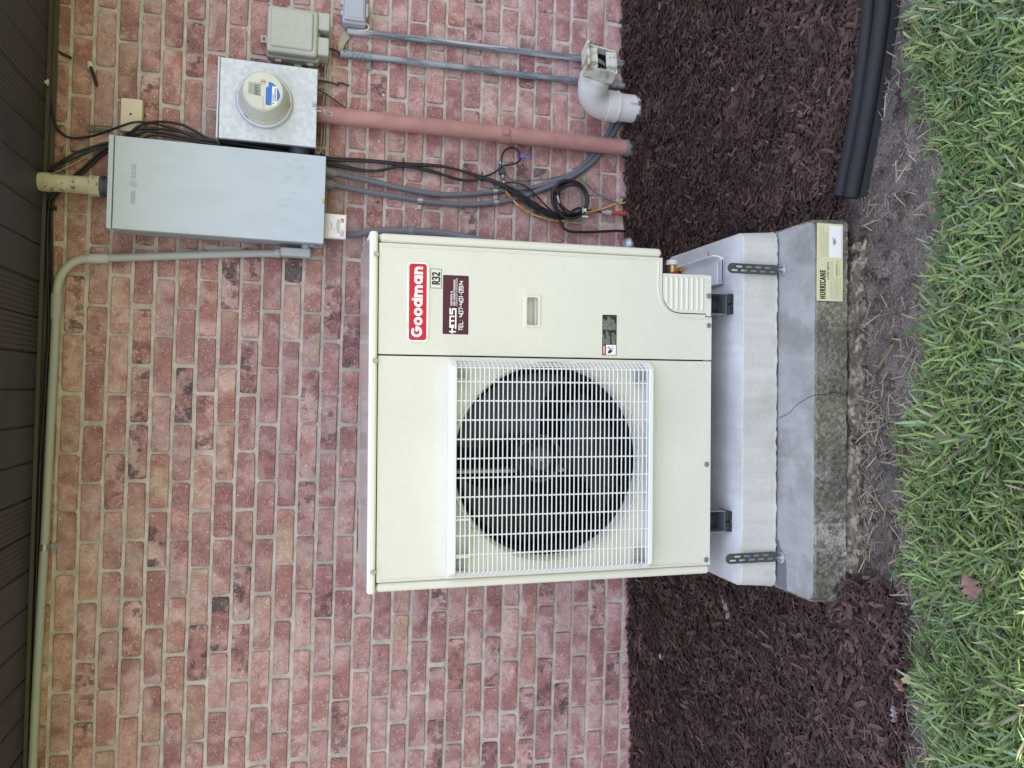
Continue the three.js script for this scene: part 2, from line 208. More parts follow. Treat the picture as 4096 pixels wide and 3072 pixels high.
// ---------------------------------------------------------------- house wall: mortar and bricks
const H = 0.07016, L = 0.19928, Y0 = 2.2245, JT = 0.0115;
{
  const wall = thing('brick_wall', 'weathered red brick house wall with pale grey mortar joints behind all the boxes', 'wall');
  const front = new THREE.PlaneGeometry(10, 2.9, 2, 2).translate(0, 1.05, -0.0055);
  mesh('mortar', uvm(front), M.mortar, wall);
  mesh('backing', bx(-5, 5, -0.4, 2.5, -0.25, -0.012), M.mortar, wall);
  const hide = [[366, 662, 236, 590], [112, 322, 140, 240], [222, 314, 60, 142], [271, 318, 8, 56]];
  const list = [];
  for (let k = -2; k < 32; k++) {
    const yTop = Y0 - k * H, off = (((k % 2) + 2) % 2 ? L / 2 : 0) + 1.1513 + 0.024 * k / 28;
    for (let j = -14; j < 30; j++) {
      const xr = off - j * L + rr(-0.004, 0.004); if (xr < -3 || xr - L > 3) continue;
      list.push({ x: xr - L / 2, y: yTop - H / 2, k });
    }
  }
  const q = V();
  for (const b of list) {
    q.set(b.x, b.y, 0).project(camera); const px = (q.x + 1) * 512, py = (1 - q.y) * 384, d = camera.position.distanceTo(V(b.x, b.y, 0));
    b.seen = px > 40 && px < 636 && py > -20 && py < 788 && !hide.some(([a, c, e, f]) => px > a && px < c && py > e && py < f) && b.y > gy(b.x, 0) - 0.02;
    b.rank = (b.seen ? 10 : 0) - d;
  }
  list.sort((a, b) => b.rank - a.rank);
  const brickGeo = (b) => {
    const w = L - JT + rr(-0.003, 0.003), h = H - JT + rr(-0.0025, 0.0015), zf = rr(-0.001, 0.0025), c = rr(0.003, 0.007), tx = rr(-0.012, 0.012), ty = rr(-0.02, 0.02);
    const o = [[-w / 2 + c, -h / 2], [rr(-0.02, 0.02), -h / 2], [w / 2 - c, -h / 2], [w / 2, -h / 2 + c], [w / 2, h / 2 - c], [w / 2 - c, h / 2], [rr(-0.02, 0.02), h / 2], [-w / 2 + c, h / 2], [-w / 2, h / 2 - c], [-w / 2, -h / 2 + c]].map(([x, y]) => [x + rr(-0.0016, 0.0016), y + rr(-0.0014, 0.0014)]);
    const pos = [], uv = [], u0 = rnd(), v0 = rnd(), fx = rnd() < 0.5 ? -1 : 1, fy = rnd() < 0.5 ? -1 : 1, n = o.length;
    const put = (x, y, z) => { pos.push(b.x + x, b.y + y, z); uv.push(u0 + fx * x * 1.0, v0 + fy * y * 1.0); };
    const f = (p) => [p[0] * (1 - 0.005 / w), p[1] * (1 - 0.005 / h), zf + p[0] * tx + p[1] * ty];
    for (let i = 0; i < n; i++) {
      const a = o[i], e = o[(i + 1) % n], A = f(a), E2 = f(e);
      put(0, 0, zf + 0.0006); put(...A); put(...E2);
      const za = A[2] - 0.0035, zb = E2[2] - 0.0035;
      put(...A); put(a[0], a[1], za); put(e[0], e[1], zb); put(...A); put(e[0], e[1], zb); put(...E2);
      put(a[0], a[1], za); put(a[0], a[1], -0.012); put(e[0], e[1], -0.012); put(a[0], a[1], za); put(e[0], e[1], -0.012); put(e[0], e[1], zb);
    }
    const g = new THREE.BufferGeometry(); g.setAttribute('position', new THREE.Float32BufferAttribute(pos, 3)); g.setAttribute('uv', new THREE.Float32BufferAttribute(uv, 2)); g.computeVertexNormals(); return g;
  };
  const rest = brickMats.map((row) => row.map(() => []));
  list.forEach((b, i) => {
    const t = rnd(), kind = t < 0.6 ? 0 : t < 0.78 ? 1 : t < 0.78 + 0.13 * (b.y > 1.4 ? 1.4 : 0.35) ? 2 : t < 0.985 ? 0 : 3, tint = Math.floor(rnd() * 4), g = brickGeo(b);
    if (i < 300 && b.seen) mesh('brick', g, brickMats[kind][tint], wall); else rest[kind][tint].push(g);
  });
  for (let a = 0; a < 4; a++) { const all = rest[a].flat(); if (all.length) tag(mesh('bricks_beyond', all, brickMats[a][a], wall), null, null, null, 'stuff'); }
  console.log('bricks seen', list.filter((b) => b.seen).length, 'all', list.length);
}

// ---------------------------------------------------------------- eave: soffit panels, channel, fascia, roof
{
  const eave = thing('house_eave', 'dark bronze soffit under the roof overhang with vented and plain panels', 'eave');
  const W = 0.11825, x0 = 1.029;
  const plain = mat(0xffffff, 0.6, { map: mottled(512, [56, 54, 61], [69, 66, 75], 5, 4, 0.3, 0.7, (g, n) => speck(g, n, 60, ['#5a5048', '#8a8177'], 1, 3, 0.35)) });
  const prof = (x) => { const s = poly([[x + 0.0015, 2.305], [x + 0.0015, 2.2935], [x + 0.009, 2.289], [x + W - 0.004, 2.289], [x + W - 0.0005, 2.2935], [x + W - 0.0005, 2.305]]); return ext(s, 0.012, 0.63); };
  for (let i = -24; i < 22; i++) { const k = ((i % 6) + 6) % 6; mesh('soffit_panel', uvm(prof(x0 - (i + 1) * W), k < 2 ? 1 / 0.064 : 1), k < 2 ? M.perf : plain, eave); }
  mesh('soffit_channel', [bx(-5, 5, 2.276, 2.2875, 0.002, 0.028), bx(-5, 5, 2.2875, 2.31, 0.0, 0.010), bx(-5, 5, 2.262, 2.276, 0.002, 0.006)], M.bronze, eave);
  mesh('fascia', bx(-6.5, 6.5, 2.27, 2.43, 0.631, 0.66), M.bronze, eave);
  mesh('soffit_board', bx(-6.5, 6.5, 2.306, 2.33, -0.25, 0.63), M.bronze, eave);
  const roof = new THREE.ExtrudeGeometry(poly([[0.66, 2.38], [0.68, 2.44], [-5, 4.55], [-5, 4.4]]), { depth: 13, bevelEnabled: false }).rotateY(-Math.PI / 2).translate(6.5, 0, 0);
  mesh('roof', uvm(roof), M.shingle, eave);
}

// ---------------------------------------------------------------- concrete pads under the air conditioner
const wob = (g, a, f, only) => { const p = g.attributes.position; for (let i = 0; i < p.count; i++) { const x = p.getX(i), y = p.getY(i), z = p.getZ(i); if (only && !only(x, y, z)) continue; p.setXYZ(i, x + a * (vn(x * f + 90, y * f + z * f + 90, 255) - 0.5), y + a * (vn(x * f + 20, z * f + 33, 255) - 0.5), z + a * (vn(x * f + 55, y * f + 71, 255) - 0.5)); } g.computeVertexNormals(); return g; };
{
  const padBlock = (x0, x1, y0, y1, z0, z1, r, grow) => {        // rounded plan, sides leaning out towards the bottom, chipped lower rim
    const pts = rrect(x0, x1, -z1, -z0, r).getSpacedPoints(260).slice(0, -1), n = pts.length, cx = (x0 + x1) / 2, cz = -(z0 + z1) / 2, hx = (x1 - x0) / 2, hz = (z1 - z0) / 2, ring = (inset, y, rough) => pts.map((p) => { const ox = (p.x - cx), oz = (p.y - cz), kx = (hx + inset) / hx, kz = (hz + inset) / hz; return V(cx + ox * kx + rough * (vn(p.x * 130 + 90, p.y * 130 + 90, 255) - 0.5), y + rough * 0.8 * (vn(p.x * 110 + 30, p.y * 110 + 107, 255) - 0.5), -(cz + oz * kz) + rough * (vn(p.x * 120 + 130, p.y * 120 + 150, 255) - 0.5)); });
    const rings = [ring(-0.006, y1, 0), ring(-0.0015, y1 - 0.0015, 0.0006), ring(0, y1 - 0.004, 0.0008), ring(grow * 0.8, y0 + 0.010, 0.0016), ring(grow, y0 + 0.003, 0.0045), ring(grow - 0.004, y0 - 0.001, 0.009)], pos = [];
    const tri = (a, b, c) => pos.push(a.x, a.y, a.z, b.x, b.y, b.z, c.x, c.y, c.z);
    const top = [], side = [];
    for (let k = 0; k < rings.length - 1; k++) for (let i = 0; i < n; i++) { const a = rings[k][i], b = rings[k][(i + 1) % n], c = rings[k + 1][(i + 1) % n], d = rings[k + 1][i]; tri(a, d, c); tri(a, c, b); }
    const gs = new THREE.BufferGeometry(); gs.setAttribute('position', new THREE.Float32BufferAttribute(pos, 3));
    const pt = []; for (let i = 0; i < n; i++) { const a = rings[0][i], b = rings[0][(i + 1) % n]; pt.push(cx, y1, -cz, a.x, a.y, a.z, b.x, b.y, b.z); }
    const gt = new THREE.BufferGeometry(); gt.setAttribute('position', new THREE.Float32BufferAttribute(pt, 3));
    for (const g of [gs, gt]) g.computeVertexNormals(); return [uvm(gt), uvm(gs)];
  };
  const up = tilted('concrete_pad', 'newer light grey concrete pad directly under the air conditioner', 'concrete pad');
  const [t1, s1] = padBlock(-0.486, 0.536, 0.113, 0.222, 0.41, 0.903, 0.03, 0.008);
  mesh('top_face', t1, M.concNew, up); mesh('side_face', s1, M.concFace, up);
  mesh('paint_mark', new THREE.SphereGeometry(0.006, 8, 6).scale(1.2, 0.1, 0.5).translate(0.505, 0.2225, 0.70), M.red, up);
  const lo = tilted('concrete_pad', 'older mossy concrete pad with the yellow storm rating sticker on its front', 'concrete pad');
  const [t2, s2] = padBlock(-0.494, 0.545, 0.0125, 0.1085, 0.585, 1.083, 0.028, 0.005);
  mesh('top_face', t2, M.concOldTop, lo); mesh('side_face', s2, M.concMoss, lo);
  const crackPts = [[0.02, 0.1092, 0.915], [0.028, 0.1092, 0.94], [0.035, 0.1092, 0.962], [0.06, 0.1092, 1.0], [0.078, 0.1092, 1.045], [0.088, 0.1085, 1.081], [0.09, 0.085, 1.0845], [0.096, 0.05, 1.086], [0.086, 0.02, 1.087]].map(([x, y, z]) => V(-0.02 + x, y, z));
  mesh('crack', tube(crackPts, 0.0006, 60, 5), M.dark, lo);
  mesh('wet_caulk', uvm(wob(clean(new THREE.ShapeGeometry(poly([[-0.486, -0.905], [-0.44, -0.905], [-0.36, -0.905], [-0.352, -0.915], [-0.372, -0.923], [-0.386, -0.938], [-0.404, -0.951], [-0.43, -0.955], [-0.455, -0.953], [-0.487, -0.957]])).rotateX(-Math.PI / 2).translate(0, 0.1094, 0)), 0.0, 60)), mat(rgb(0.15, 0.15, 0.155), 0.5, { bumpMap: mul(grain, 6), bumpScale: 0.002 }), lo);
  // sticker
  const st = canvas(1024, 400, (g, w, h) => {
    g.fillStyle = '#d8d3a4'; g.fillRect(0, 0, w, h);
    g.fillStyle = '#2b2a26'; g.save(); g.translate(22, 136); g.scale(0.60, 1.05); g.font = 'bold 112px sans-serif'; g.lineWidth = 7; g.strokeStyle = '#2b2a26'; g.strokeText('HURRICANE', 0, 0); g.fillText('HURRICANE', 0, 0); g.restore(); 
    g.save(); g.translate(418, 136); g.scale(0.66, 1); g.font = 'bold 112px sans-serif'; g.lineWidth = 3; g.strokeStyle = '#5a584d'; g.fillStyle = '#f3f0dc'; g.fillText('Pad', 0, 0); g.strokeText('Pad', 0, 0); g.restore();
    g.fillStyle = '#2b2a26'; g.font = 'bold 50px sans-serif'; g.fillText('≤150 MPH', 280, 192);
    g.font = 'bold 34px sans-serif'; g.save(); g.translate(330, 320); g.scale(0.8, 1); g.fillText('DIVERSITECH', 0, 0); g.restore();
    g.fillStyle = '#d9717a'; g.beginPath(); g.moveTo(508, 322); g.lineTo(545, 300); g.lineTo(524, 340); g.fill();
    g.fillStyle = '#efeee6'; g.fillRect(578, 190, 420, 185);
    g.fillStyle = '#55523f'; const lines = (x, y, wd, n, st2) => { for (let i = 0; i < n; i++) { let q = x; while (q < x + wd) { const l = rr(6, 22); g.fillRect(q, y + i * st2, Math.min(l, x + wd - q), 4); q += l + 6; } } };
    lines(30, 205, 230, 3, 20); lines(280, 215, 250, 2, 20); lines(30, 265, 280, 6, 19); lines(580, 50, 400, 3, 24); lines(580, 118, 330, 3, 22); lines(345, 340, 120, 2, 14);
    g.strokeStyle = '#3a3a36'; g.lineWidth = 4; for (let i = 0; i < 14; i++) { g.beginPath(); g.moveTo(rr(740, 830), rr(240, 290)); g.lineTo(rr(740, 850), rr(240, 300)); g.stroke(); }
    speck(g, 1024, 2600, ['#8d8a70', '#f1edcf', '#6b6856'], 0.8, 3, 0.35);
  });
  mesh('storm_rating_sticker', decal(0.322, 0.531, 0.0305, 0.112, 1.0885, 0.002).rotateX(0), mat(0xffffff, 0.7, { map: tex(st, true, false) }), lo);
  // the lowest slab, half buried
  const sl = single('old_slab', uvm(wob(new THREE.BoxGeometry(0.93, 0.07, 0.2, 60, 4, 14), 0.022, 30).translate(-0.04, -0.026, 1.036)), M.concDirt, 'dirt-stained slab edge half buried under the mossy pad', 'concrete slab');
  sl.rotation.z = 0.012;
  // perforated straps
  const strap = (name, label, x, y0, y1) => {
    const t = tilted(name, label, 'metal strap', 'hold-down straps on the concrete pads');
    const w = 0.0145, s = rrect(x - w, x + w, y0, y1, 0.0142);
    for (let i = 0; i < 9; i++) { const hy = y1 - 0.022 - i * 0.0152, hx = x + (i % 2 ? 0.0055 : -0.0055); s.holes.push(rrect(hx - 0.0025, hx + 0.0025, hy - 0.010, hy + 0.010, 0.0024, THREE.Path)); }
    mesh('plate', ext(s, 0.9145, 0.9172, 0.0004, 6), M.strap, t);
    mesh('foot', [rod(V(x, 0.1105, 0.932), V(x, 0.1125, 0.932), 0.0165, 0.0165, 28), bx(x - 0.0145, x + 0.0145, 0.1105, 0.1125, 0.9165, 0.932)], M.washer, t);
    mesh('bolt', [rod(V(x, 0.1125, 0.932), V(x, 0.1195, 0.932), 0.0052, 0.0052, 6), rod(V(x, 0.1195, 0.932), V(x, 0.128, 0.932), 0.0025, 0.0025, 10)], M.steel, t);
    mesh('screw', rod(V(x + 0.004, 0.2, 0.9172), V(x + 0.004, 0.2, 0.921), 0.0048, 0.004, 6), mat(rgb(0.05, 0.07, 0.2), 0.4), t);
  };
  strap('mounting_strap', 'perforated dark metal strap below the louvred pipe cover side of the unit', 0.427, 0.1115, 0.279);
  strap('mounting_strap', 'perforated dark metal strap beside the wet patch on the lower pad', -0.40, 0.1115, 0.279);
}

// ---------------------------------------------------------------- air conditioner
{
  const ac = tilted('air_conditioner', 'cream outdoor air conditioner unit with a big white fan grille on concrete pads', 'air conditioner');
  const X0 = -0.456, X1 = 0.484, YB = 0.292, YT = 1.254, ZF = 0.85, ZB = 0.53, CX = -0.12, CY = 0.785;
  mesh('lid', rb(X0 - 0.003, X1 + 0.003, 1.2565, 1.279, ZB - 0.005, ZF + 0.007, 0.008, 4), new THREE.MeshPhysicalMaterial({ color: rgb(0.75, 0.73, 0.63), roughness: 0.3, clearcoat: 1, clearcoatRoughness: 0.06, side: THREE.DoubleSide }), ac);
  mesh('corner_post', rb(X0, -0.4315, YB, YT, ZF - 0.06, ZF + 0.0005, 0.011, 4), M.cream, ac);
  mesh('corner_post', rb(0.4585, X1, 0.449, YT, ZF - 0.06, ZF + 0.0005, 0.013, 4), M.cream, ac);
  mesh('side_panel', bx(X0 + 0.001, X0 + 0.004, YB, YT, ZB, ZF - 0.03), M.cream, ac);
  mesh('side_panel', bx(X1 - 0.004, X1 - 0.001, 0.449, YT, ZB, ZF - 0.03), M.cream, ac);
  // fan panel with its round opening
  const fp = poly([[-0.430, YB], [0.1625, YB], [0.1625, YT], [-0.430, YT]]); const hole = new THREE.Path(); hole.absarc(CX, CY, 0.268, 0, Math.PI * 2, true); fp.holes.push(hole);
  mesh('fan_panel', ext(fp, ZF - 0.014, ZF, 0.0015, 64), M.cream, ac);
  mesh('bell_mouth', lathe([[0.2795, 0.8495], [0.2785, 0.857], [0.2755, 0.860], [0.272, 0.857], [0.268, 0.847], [0.265, 0.836], [0.262, 0.822]], true, 96).translate(CX, CY, 0), M.cream, ac);
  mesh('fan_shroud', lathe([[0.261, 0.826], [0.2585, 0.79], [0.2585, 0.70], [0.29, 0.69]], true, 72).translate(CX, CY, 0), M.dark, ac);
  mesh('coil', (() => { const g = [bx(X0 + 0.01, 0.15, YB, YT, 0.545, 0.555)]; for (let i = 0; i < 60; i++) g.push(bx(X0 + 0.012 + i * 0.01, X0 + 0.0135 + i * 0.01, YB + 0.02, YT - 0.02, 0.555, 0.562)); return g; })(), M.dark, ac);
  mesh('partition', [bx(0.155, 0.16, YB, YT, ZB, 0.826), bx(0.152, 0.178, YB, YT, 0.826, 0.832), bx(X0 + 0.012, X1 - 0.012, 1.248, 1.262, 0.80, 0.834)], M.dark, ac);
  mesh('base_pan', [bx(X0 + 0.002, 0.398, YB, YB + 0.02, ZB, ZF - 0.016), bx(0.398, 0.48, YB - 0.066, YB - 0.06, 0.55, 0.80), bx(0.43, 0.435, YB - 0.06, YB + 0.02, 0.56, 0.7)], M.galv, ac);
  // fan
  const fan = new THREE.Group(); fan.name = 'fan'; fan.position.set(CX, CY, 0.755); fan.rotation.z = 0.5; ac.add(fan);
  mesh('fan_hub', [lathe([[0, 0.012], [0.031, 0.012], [0.034, 0.008], [0.036, -0.02]], true, 40), lathe([[0.062, 0.0], [0.066, 0.004], [0.07, 0.0], [0.07, -0.05], [0.062, -0.05], [0.062, 0.0]], true, 48)], M.hub, fan);
  for (let i = 0; i < 6; i++) mesh('hub_spoke', rod(V(0.034, 0, 0), V(0.064, 0.006, -0.004), 0.002, 0.002, 6).rotateZ(i * Math.PI / 3), M.hub, fan);
  mesh('hub_nut', [rod(V(0, 0, 0.012), V(0, 0, 0.022), 0.0075, 0.0075, 6), rod(V(0, 0, 0.022), V(0, 0, 0.028), 0.004, 0.003, 12)], M.steel, fan);
  const blade = (() => {
    const nr = 12, na = 16, pos = [], idx = [];
    for (const side of [0, 1]) for (let i = 0; i <= nr; i++) for (let j = 0; j <= na; j++) {
      const t = i / nr, r = mix(0.066, 0.243, t), s = j / na, span = mix(0.75, 1.75, Math.pow(t, 0.7)), a = -0.35 - 0.5 * t + s * span + 0.12 * Math.sin(t * 3), z = mix(0.03, -0.05, s) * mix(0.9, 1, t) + 0.012 * Math.sin(s * Math.PI) - side * 0.003;
      pos.push(r * Math.cos(a), r * Math.sin(a), z);
    }
    const n = (nr + 1) * (na + 1); for (const side of [0, 1]) for (let i = 0; i < nr; i++) for (let j = 0; j < na; j++) { const a = side * n + i * (na + 1) + j, b = a + 1, c = a + na + 1, d = c + 1; idx.push(a, c, b, b, c, d); }
    const g = new THREE.BufferGeometry(); g.setAttribute('position', new THREE.Float32BufferAttribute(pos, 3)); g.setIndex(idx); g.computeVertexNormals(); return g;
  })();
  for (let i = 0; i < 3; i++) { const b = mesh('fan_blade', blade, M.blade, fan); b.rotation.z = i * 2 * Math.PI / 3; }
  mesh('fan_motor', [rod(V(CX, CY, 0.60), V(CX, CY, 0.73), 0.055, 0.055, 28), bx(CX - 0.012, CX + 0.012, YB, CY, 0.575, 0.60)], M.dark, ac);
  mesh('motor_bracket', [bx(CX - 0.046, CX - 0.037, CY - 0.1, YT, 0.64, 0.70), bx(CX + 0.037, CX + 0.046, CY - 0.1, YT, 0.60, 0.62)], M.galv, ac);
  // grille
  const gr = new THREE.Group(); gr.name = 'fan_grille'; ac.add(gr);
  const gx0 = -0.427, gx1 = 0.156, gy0 = 0.489, gy1 = 1.068, zg = 0.89, zb = 0.852;
  const endBar = (y, s) => { const pr = poly([[zb, y], [zg - 0.004, y - s * 0.001], [zg + 0.001, y - s * 0.006], [zg + 0.001, y - s * 0.014], [zg - 0.004, y - s * 0.016], [zb, y - s * 0.018]]); return new THREE.ExtrudeGeometry(pr, { depth: gx1 - gx0 - 0.008, bevelEnabled: true, bevelSize: 0.001, bevelThickness: 0.004, bevelSegments: 1 }).rotateY(-Math.PI / 2).translate(gx1 - 0.004, 0, 0); };
  const taperEnds = (g) => { const p = g.attributes.position; for (let i = 0; i < p.count; i++) { const k = clamp((p.getZ(i) - zb) / (zg - zb)); p.setX(i, p.getX(i) - Math.sign(p.getX(i) - CX) * 0.02 * k * (Math.abs(p.getX(i) - (gx0 + gx1) / 2) > 0.2 ? 1 : 0)); } g.computeVertexNormals(); return g; };
  mesh('grille_frame', taperEnds(clean(endBar(gy1, 1))), M.grille, gr); mesh('grille_frame', taperEnds(clean(endBar(gy0, -1))), M.grille, gr);
  const bend = (y, w) => { const g = [], a = [gx0 + 0.0015, gx0 + 0.0205, gx1 - 0.0205, gx1 - 0.0015], zz = [zb, zg, zg, zb], h = w / 2, d = 0.0022; for (let i = 0; i < 3; i++) { const p = new THREE.CatmullRomCurve3([V(a[i], y, zz[i] - d), V(a[i + 1], y, zz[i + 1] - d)]); g.push(rod(V(a[i], y, zz[i] - d), V(a[i + 1], y, zz[i + 1] - d), h, h, 8)); } return merge(g); };
  const hb = bend(0, 0.0035), pitch = 0.01258;
  for (let i = 0; i < 44; i++) { const y = 1.0400 - i * pitch; if (y < 0.506) break; const b = mesh('grille_bar', hb, M.grille, gr); b.position.y = y; }
  const vb = rod(V(0, gy0 + 0.012, 0), V(0, gy1 - 0.012, 0), 0.0022, 0.0022, 8);
  for (let i = 0; i < 11; i++) { const b = mesh('grille_bar', vb, M.grille, gr); b.position.set(0.0965 + 0.0385 - i * 0.0509 - (i ? 0 : -0.0), 0, zg - 0.006); if (i === 0) b.position.x = 0.1335; else b.position.x = 0.0965 - (i - 1) * 0.0508; }
  for (const s of [0, 1]) for (let i = 0; i < 4; i++) { const t = (i + 0.6) / 4.4, b = mesh('grille_bar', vb, M.grille, gr); b.scale.set(0.6, 1, 0.6); b.position.set(s ? gx1 - 0.0015 - 0.019 * t : gx0 + 0.0015 + 0.019 * t, 0, mix(zb, zg, t) - 0.005); }
  for (const [cx2, cy2] of [[0.118, 1.036], [-0.39, 1.036], [0.118, 0.52], [-0.39, 0.52]]) { mesh('corner_clip', [rb(cx2 - 0.014, cx2 + 0.02, cy2 - 0.014, cy2 + 0.016, 0.852, 0.866, 0.003), bx(cx2 - 0.018, cx2 - 0.012, cy2 - 0.018, cy2 + 0.018, 0.852, 0.884)], mat(rgb(0.34, 0.34, 0.31), 0.5), gr); mesh('screw', rod(V(cx2 + 0.006, cy2 + 0.002, 0.866), V(cx2 + 0.006, cy2 + 0.002, 0.8685), 0.0055, 0.005, 16), M.steel, gr); }
  const pk = poly([[-0.368, 1.012], [-0.264, 1.012], [-0.264, 1.056], [-0.368, 1.056]]); pk.holes.push(rrect(-0.362, -0.27, 1.017, 1.055, 0.002, THREE.Path));
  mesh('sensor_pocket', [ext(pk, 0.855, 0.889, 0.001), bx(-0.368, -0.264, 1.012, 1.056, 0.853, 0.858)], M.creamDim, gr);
  // service panel with handle opening and the cut-away corner
  const sp = new THREE.Shape(); sp.moveTo(0.1665, YB); sp.lineTo(0.291, YB); sp.lineTo(0.291, 0.312); sp.lineTo(0.2985, 0.312); sp.lineTo(0.2985, 0.386); sp.quadraticCurveTo(0.299, 0.447, 0.36, 0.449); sp.lineTo(0.4575, 0.449); sp.lineTo(0.4575, YT); sp.lineTo(0.1665, YT); sp.closePath();
  sp.holes.push(rrect(0.252, 0.330, 0.820, 0.853, 0.005, THREE.Path));
  mesh('service_panel', ext(sp, ZF - 0.012, ZF + 0.0008, 0.0015, 12), M.cream, ac);
  const bead = (pts) => tube(P2(pts, ZF + 0.0008), 0.0024, 60, 6);
  mesh('panel_bead', [bead([[0.449, 0.461], [0.36, 0.461], [0.318, 0.446], [0.294, 0.412], [0.287, 0.375], [0.287, 0.30]]), bead([[0.449, 0.47], [0.449, 0.9], [0.449, 1.245]]), bead([[-0.425, 0.32], [-0.425, 0.8], [-0.425, 1.245]])], M.cream, ac);
  const hs = rrect(0.2465, 0.3355, 0.8135, 0.8595, 0.007); hs.holes.push(rrect(0.253, 0.329, 0.821, 0.852, 0.005, THREE.Path));
  const hd = new THREE.Group(); hd.name = 'handle'; ac.add(hd);
  mesh('handle_rim', ext(hs, ZF - 0.002, ZF + 0.004, 0.0015), M.cream, hd);
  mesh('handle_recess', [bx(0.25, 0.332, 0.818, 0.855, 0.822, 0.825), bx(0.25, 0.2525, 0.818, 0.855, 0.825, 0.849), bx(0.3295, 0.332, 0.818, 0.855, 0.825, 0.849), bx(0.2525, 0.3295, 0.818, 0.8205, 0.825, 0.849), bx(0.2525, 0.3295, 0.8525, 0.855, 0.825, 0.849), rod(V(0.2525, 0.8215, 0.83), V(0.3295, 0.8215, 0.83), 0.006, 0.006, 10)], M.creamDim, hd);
  // louvred pipe cover
  const lv = new THREE.Group(); lv.name = 'pipe_cover'; ac.add(lv);
  mesh('cover_plate', ext((() => { const s = new THREE.Shape(); s.moveTo(0.294, 0.2925); s.lineTo(0.4135, 0.2925); s.lineTo(0.4135, 0.4465); s.lineTo(0.362, 0.4465); s.quadraticCurveTo(0.302, 0.444, 0.3015, 0.386); s.lineTo(0.3015, 0.309); s.lineTo(0.294, 0.309); s.closePath(); return s; })(), ZF - 0.010, ZF - 0.0015, 0.0015), M.cream, lv);
  for (let i = 0; i < 8; i++) { const y = 0.4345 - i * 0.01615, xl = i === 0 ? 0.333 : i === 1 ? 0.317 : 0.3135; mesh('louvre', new THREE.CapsuleGeometry(0.0046, 0.4005 - xl, 4, 12).rotateZ(Math.PI / 2).scale(1, 0.95, 0.8).translate((0.4005 + xl) / 2, y, ZF - 0.0018), M.cream, lv); }
  // service valve in the open corner
  const vv = new THREE.Group(); vv.name = 'service_valve'; ac.add(vv);
  mesh('valve_body', [rod(V(0.422, 0.366, 0.74), V(0.456, 0.366, 0.74), 0.014, 0.014, 20), rod(V(0.418, 0.366, 0.74), V(0.42, 0.366, 0.74), 0.018, 0.018, 8)], M.brass, vv);
  mesh('valve_cap', rod(V(0.456, 0.366, 0.74), V(0.470, 0.366, 0.74), 0.0175, 0.0165, 20), M.white, vv);
  mesh('valve_bracket', ext(poly([[0.412, 0.385], [0.425, 0.385], [0.435, 0.37], [0.437, 0.352], [0.428, 0.335], [0.412, 0.332]]), 0.752, 0.757, 0.0005), M.red, vv);
  mesh('valve_nut', rod(V(0.4395, 0.349, 0.752), V(0.4395, 0.349, 0.775), 0.009, 0.0085, 6), M.brass, vv);
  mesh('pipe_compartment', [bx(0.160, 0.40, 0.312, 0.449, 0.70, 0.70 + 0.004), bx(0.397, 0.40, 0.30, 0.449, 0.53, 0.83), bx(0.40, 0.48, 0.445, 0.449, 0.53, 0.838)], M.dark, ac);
  mesh('base_rail', [ext((() => { const s = new THREE.Shape(); s.moveTo(0.40, 0.228); s.lineTo(0.462, 0.228); s.quadraticCurveTo(0.482, 0.229, 0.482, 0.25); s.lineTo(0.482, 0.262); s.lineTo(0.479, 0.262); s.lineTo(0.479, 0.252); s.quadraticCurveTo(0.478, 0.232, 0.461, 0.2315); s.lineTo(0.40, 0.2315); s.closePath(); return s; })(), 0.56, 0.80), bx(0.40, 0.475, 0.2316, 0.2335, 0.56, 0.775), bx(0.405, 0.442, 0.2336, 0.29, 0.57, 0.573), bx(0.425, 0.442, 0.2336, 0.325, 0.575, 0.60)], M.grille, ac);
  // feet
  for (const fx of [0.332, -0.306]) {
    const ft = new THREE.Group(); ft.name = 'foot'; ac.add(ft);
    mesh('foot_channel', [bx(fx - 0.031, fx - 0.029, 0.242, 0.2915, 0.70, 0.845), bx(fx + 0.029, fx + 0.031, 0.242, 0.2915, 0.70, 0.845), bx(fx - 0.031, fx + 0.031, 0.240, 0.242, 0.70, 0.845)], M.steel, ft);
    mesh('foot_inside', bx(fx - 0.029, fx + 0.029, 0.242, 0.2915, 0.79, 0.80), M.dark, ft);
    mesh('foot_pad', [rb(fx - 0.030, fx - 0.001, 0.2225, 0.2395, 0.79, 0.853, 0.003), rb(fx + 0.001, fx + 0.030, 0.2225, 0.2395, 0.79, 0.853, 0.003)], M.black, ft);
    mesh('foot_bolt', rod(V(fx, 0.262, 0.80), V(fx, 0.262, 0.806), 0.013, 0.013, 24).scale(1, 1, 1), M.black, ft);
  }
  for (const [x, y] of [[0.426, 1.262], [0.149, 1.262], [-0.40, 1.263]]) mesh('screw', [rod(V(x, y, 0.857), V(x, y, 0.8585), 0.0075, 0.0075, 20), rod(V(x, y, 0.8585), V(x, y, 0.861), 0.0052, 0.0045, 12)], M.steel, ac);
  for (const [x, y] of [[0.353, 0.302], [0.267, 0.302], [-0.137, 0.306], [-0.414, 0.305]]) mesh('screw', [rod(V(x, y, 0.8502), V(x, y, 0.852), 0.0075, 0.0075, 20), rod(V(x, y, 0.852), V(x, y, 0.8545), 0.0052, 0.0045, 12)], M.steel, ac);

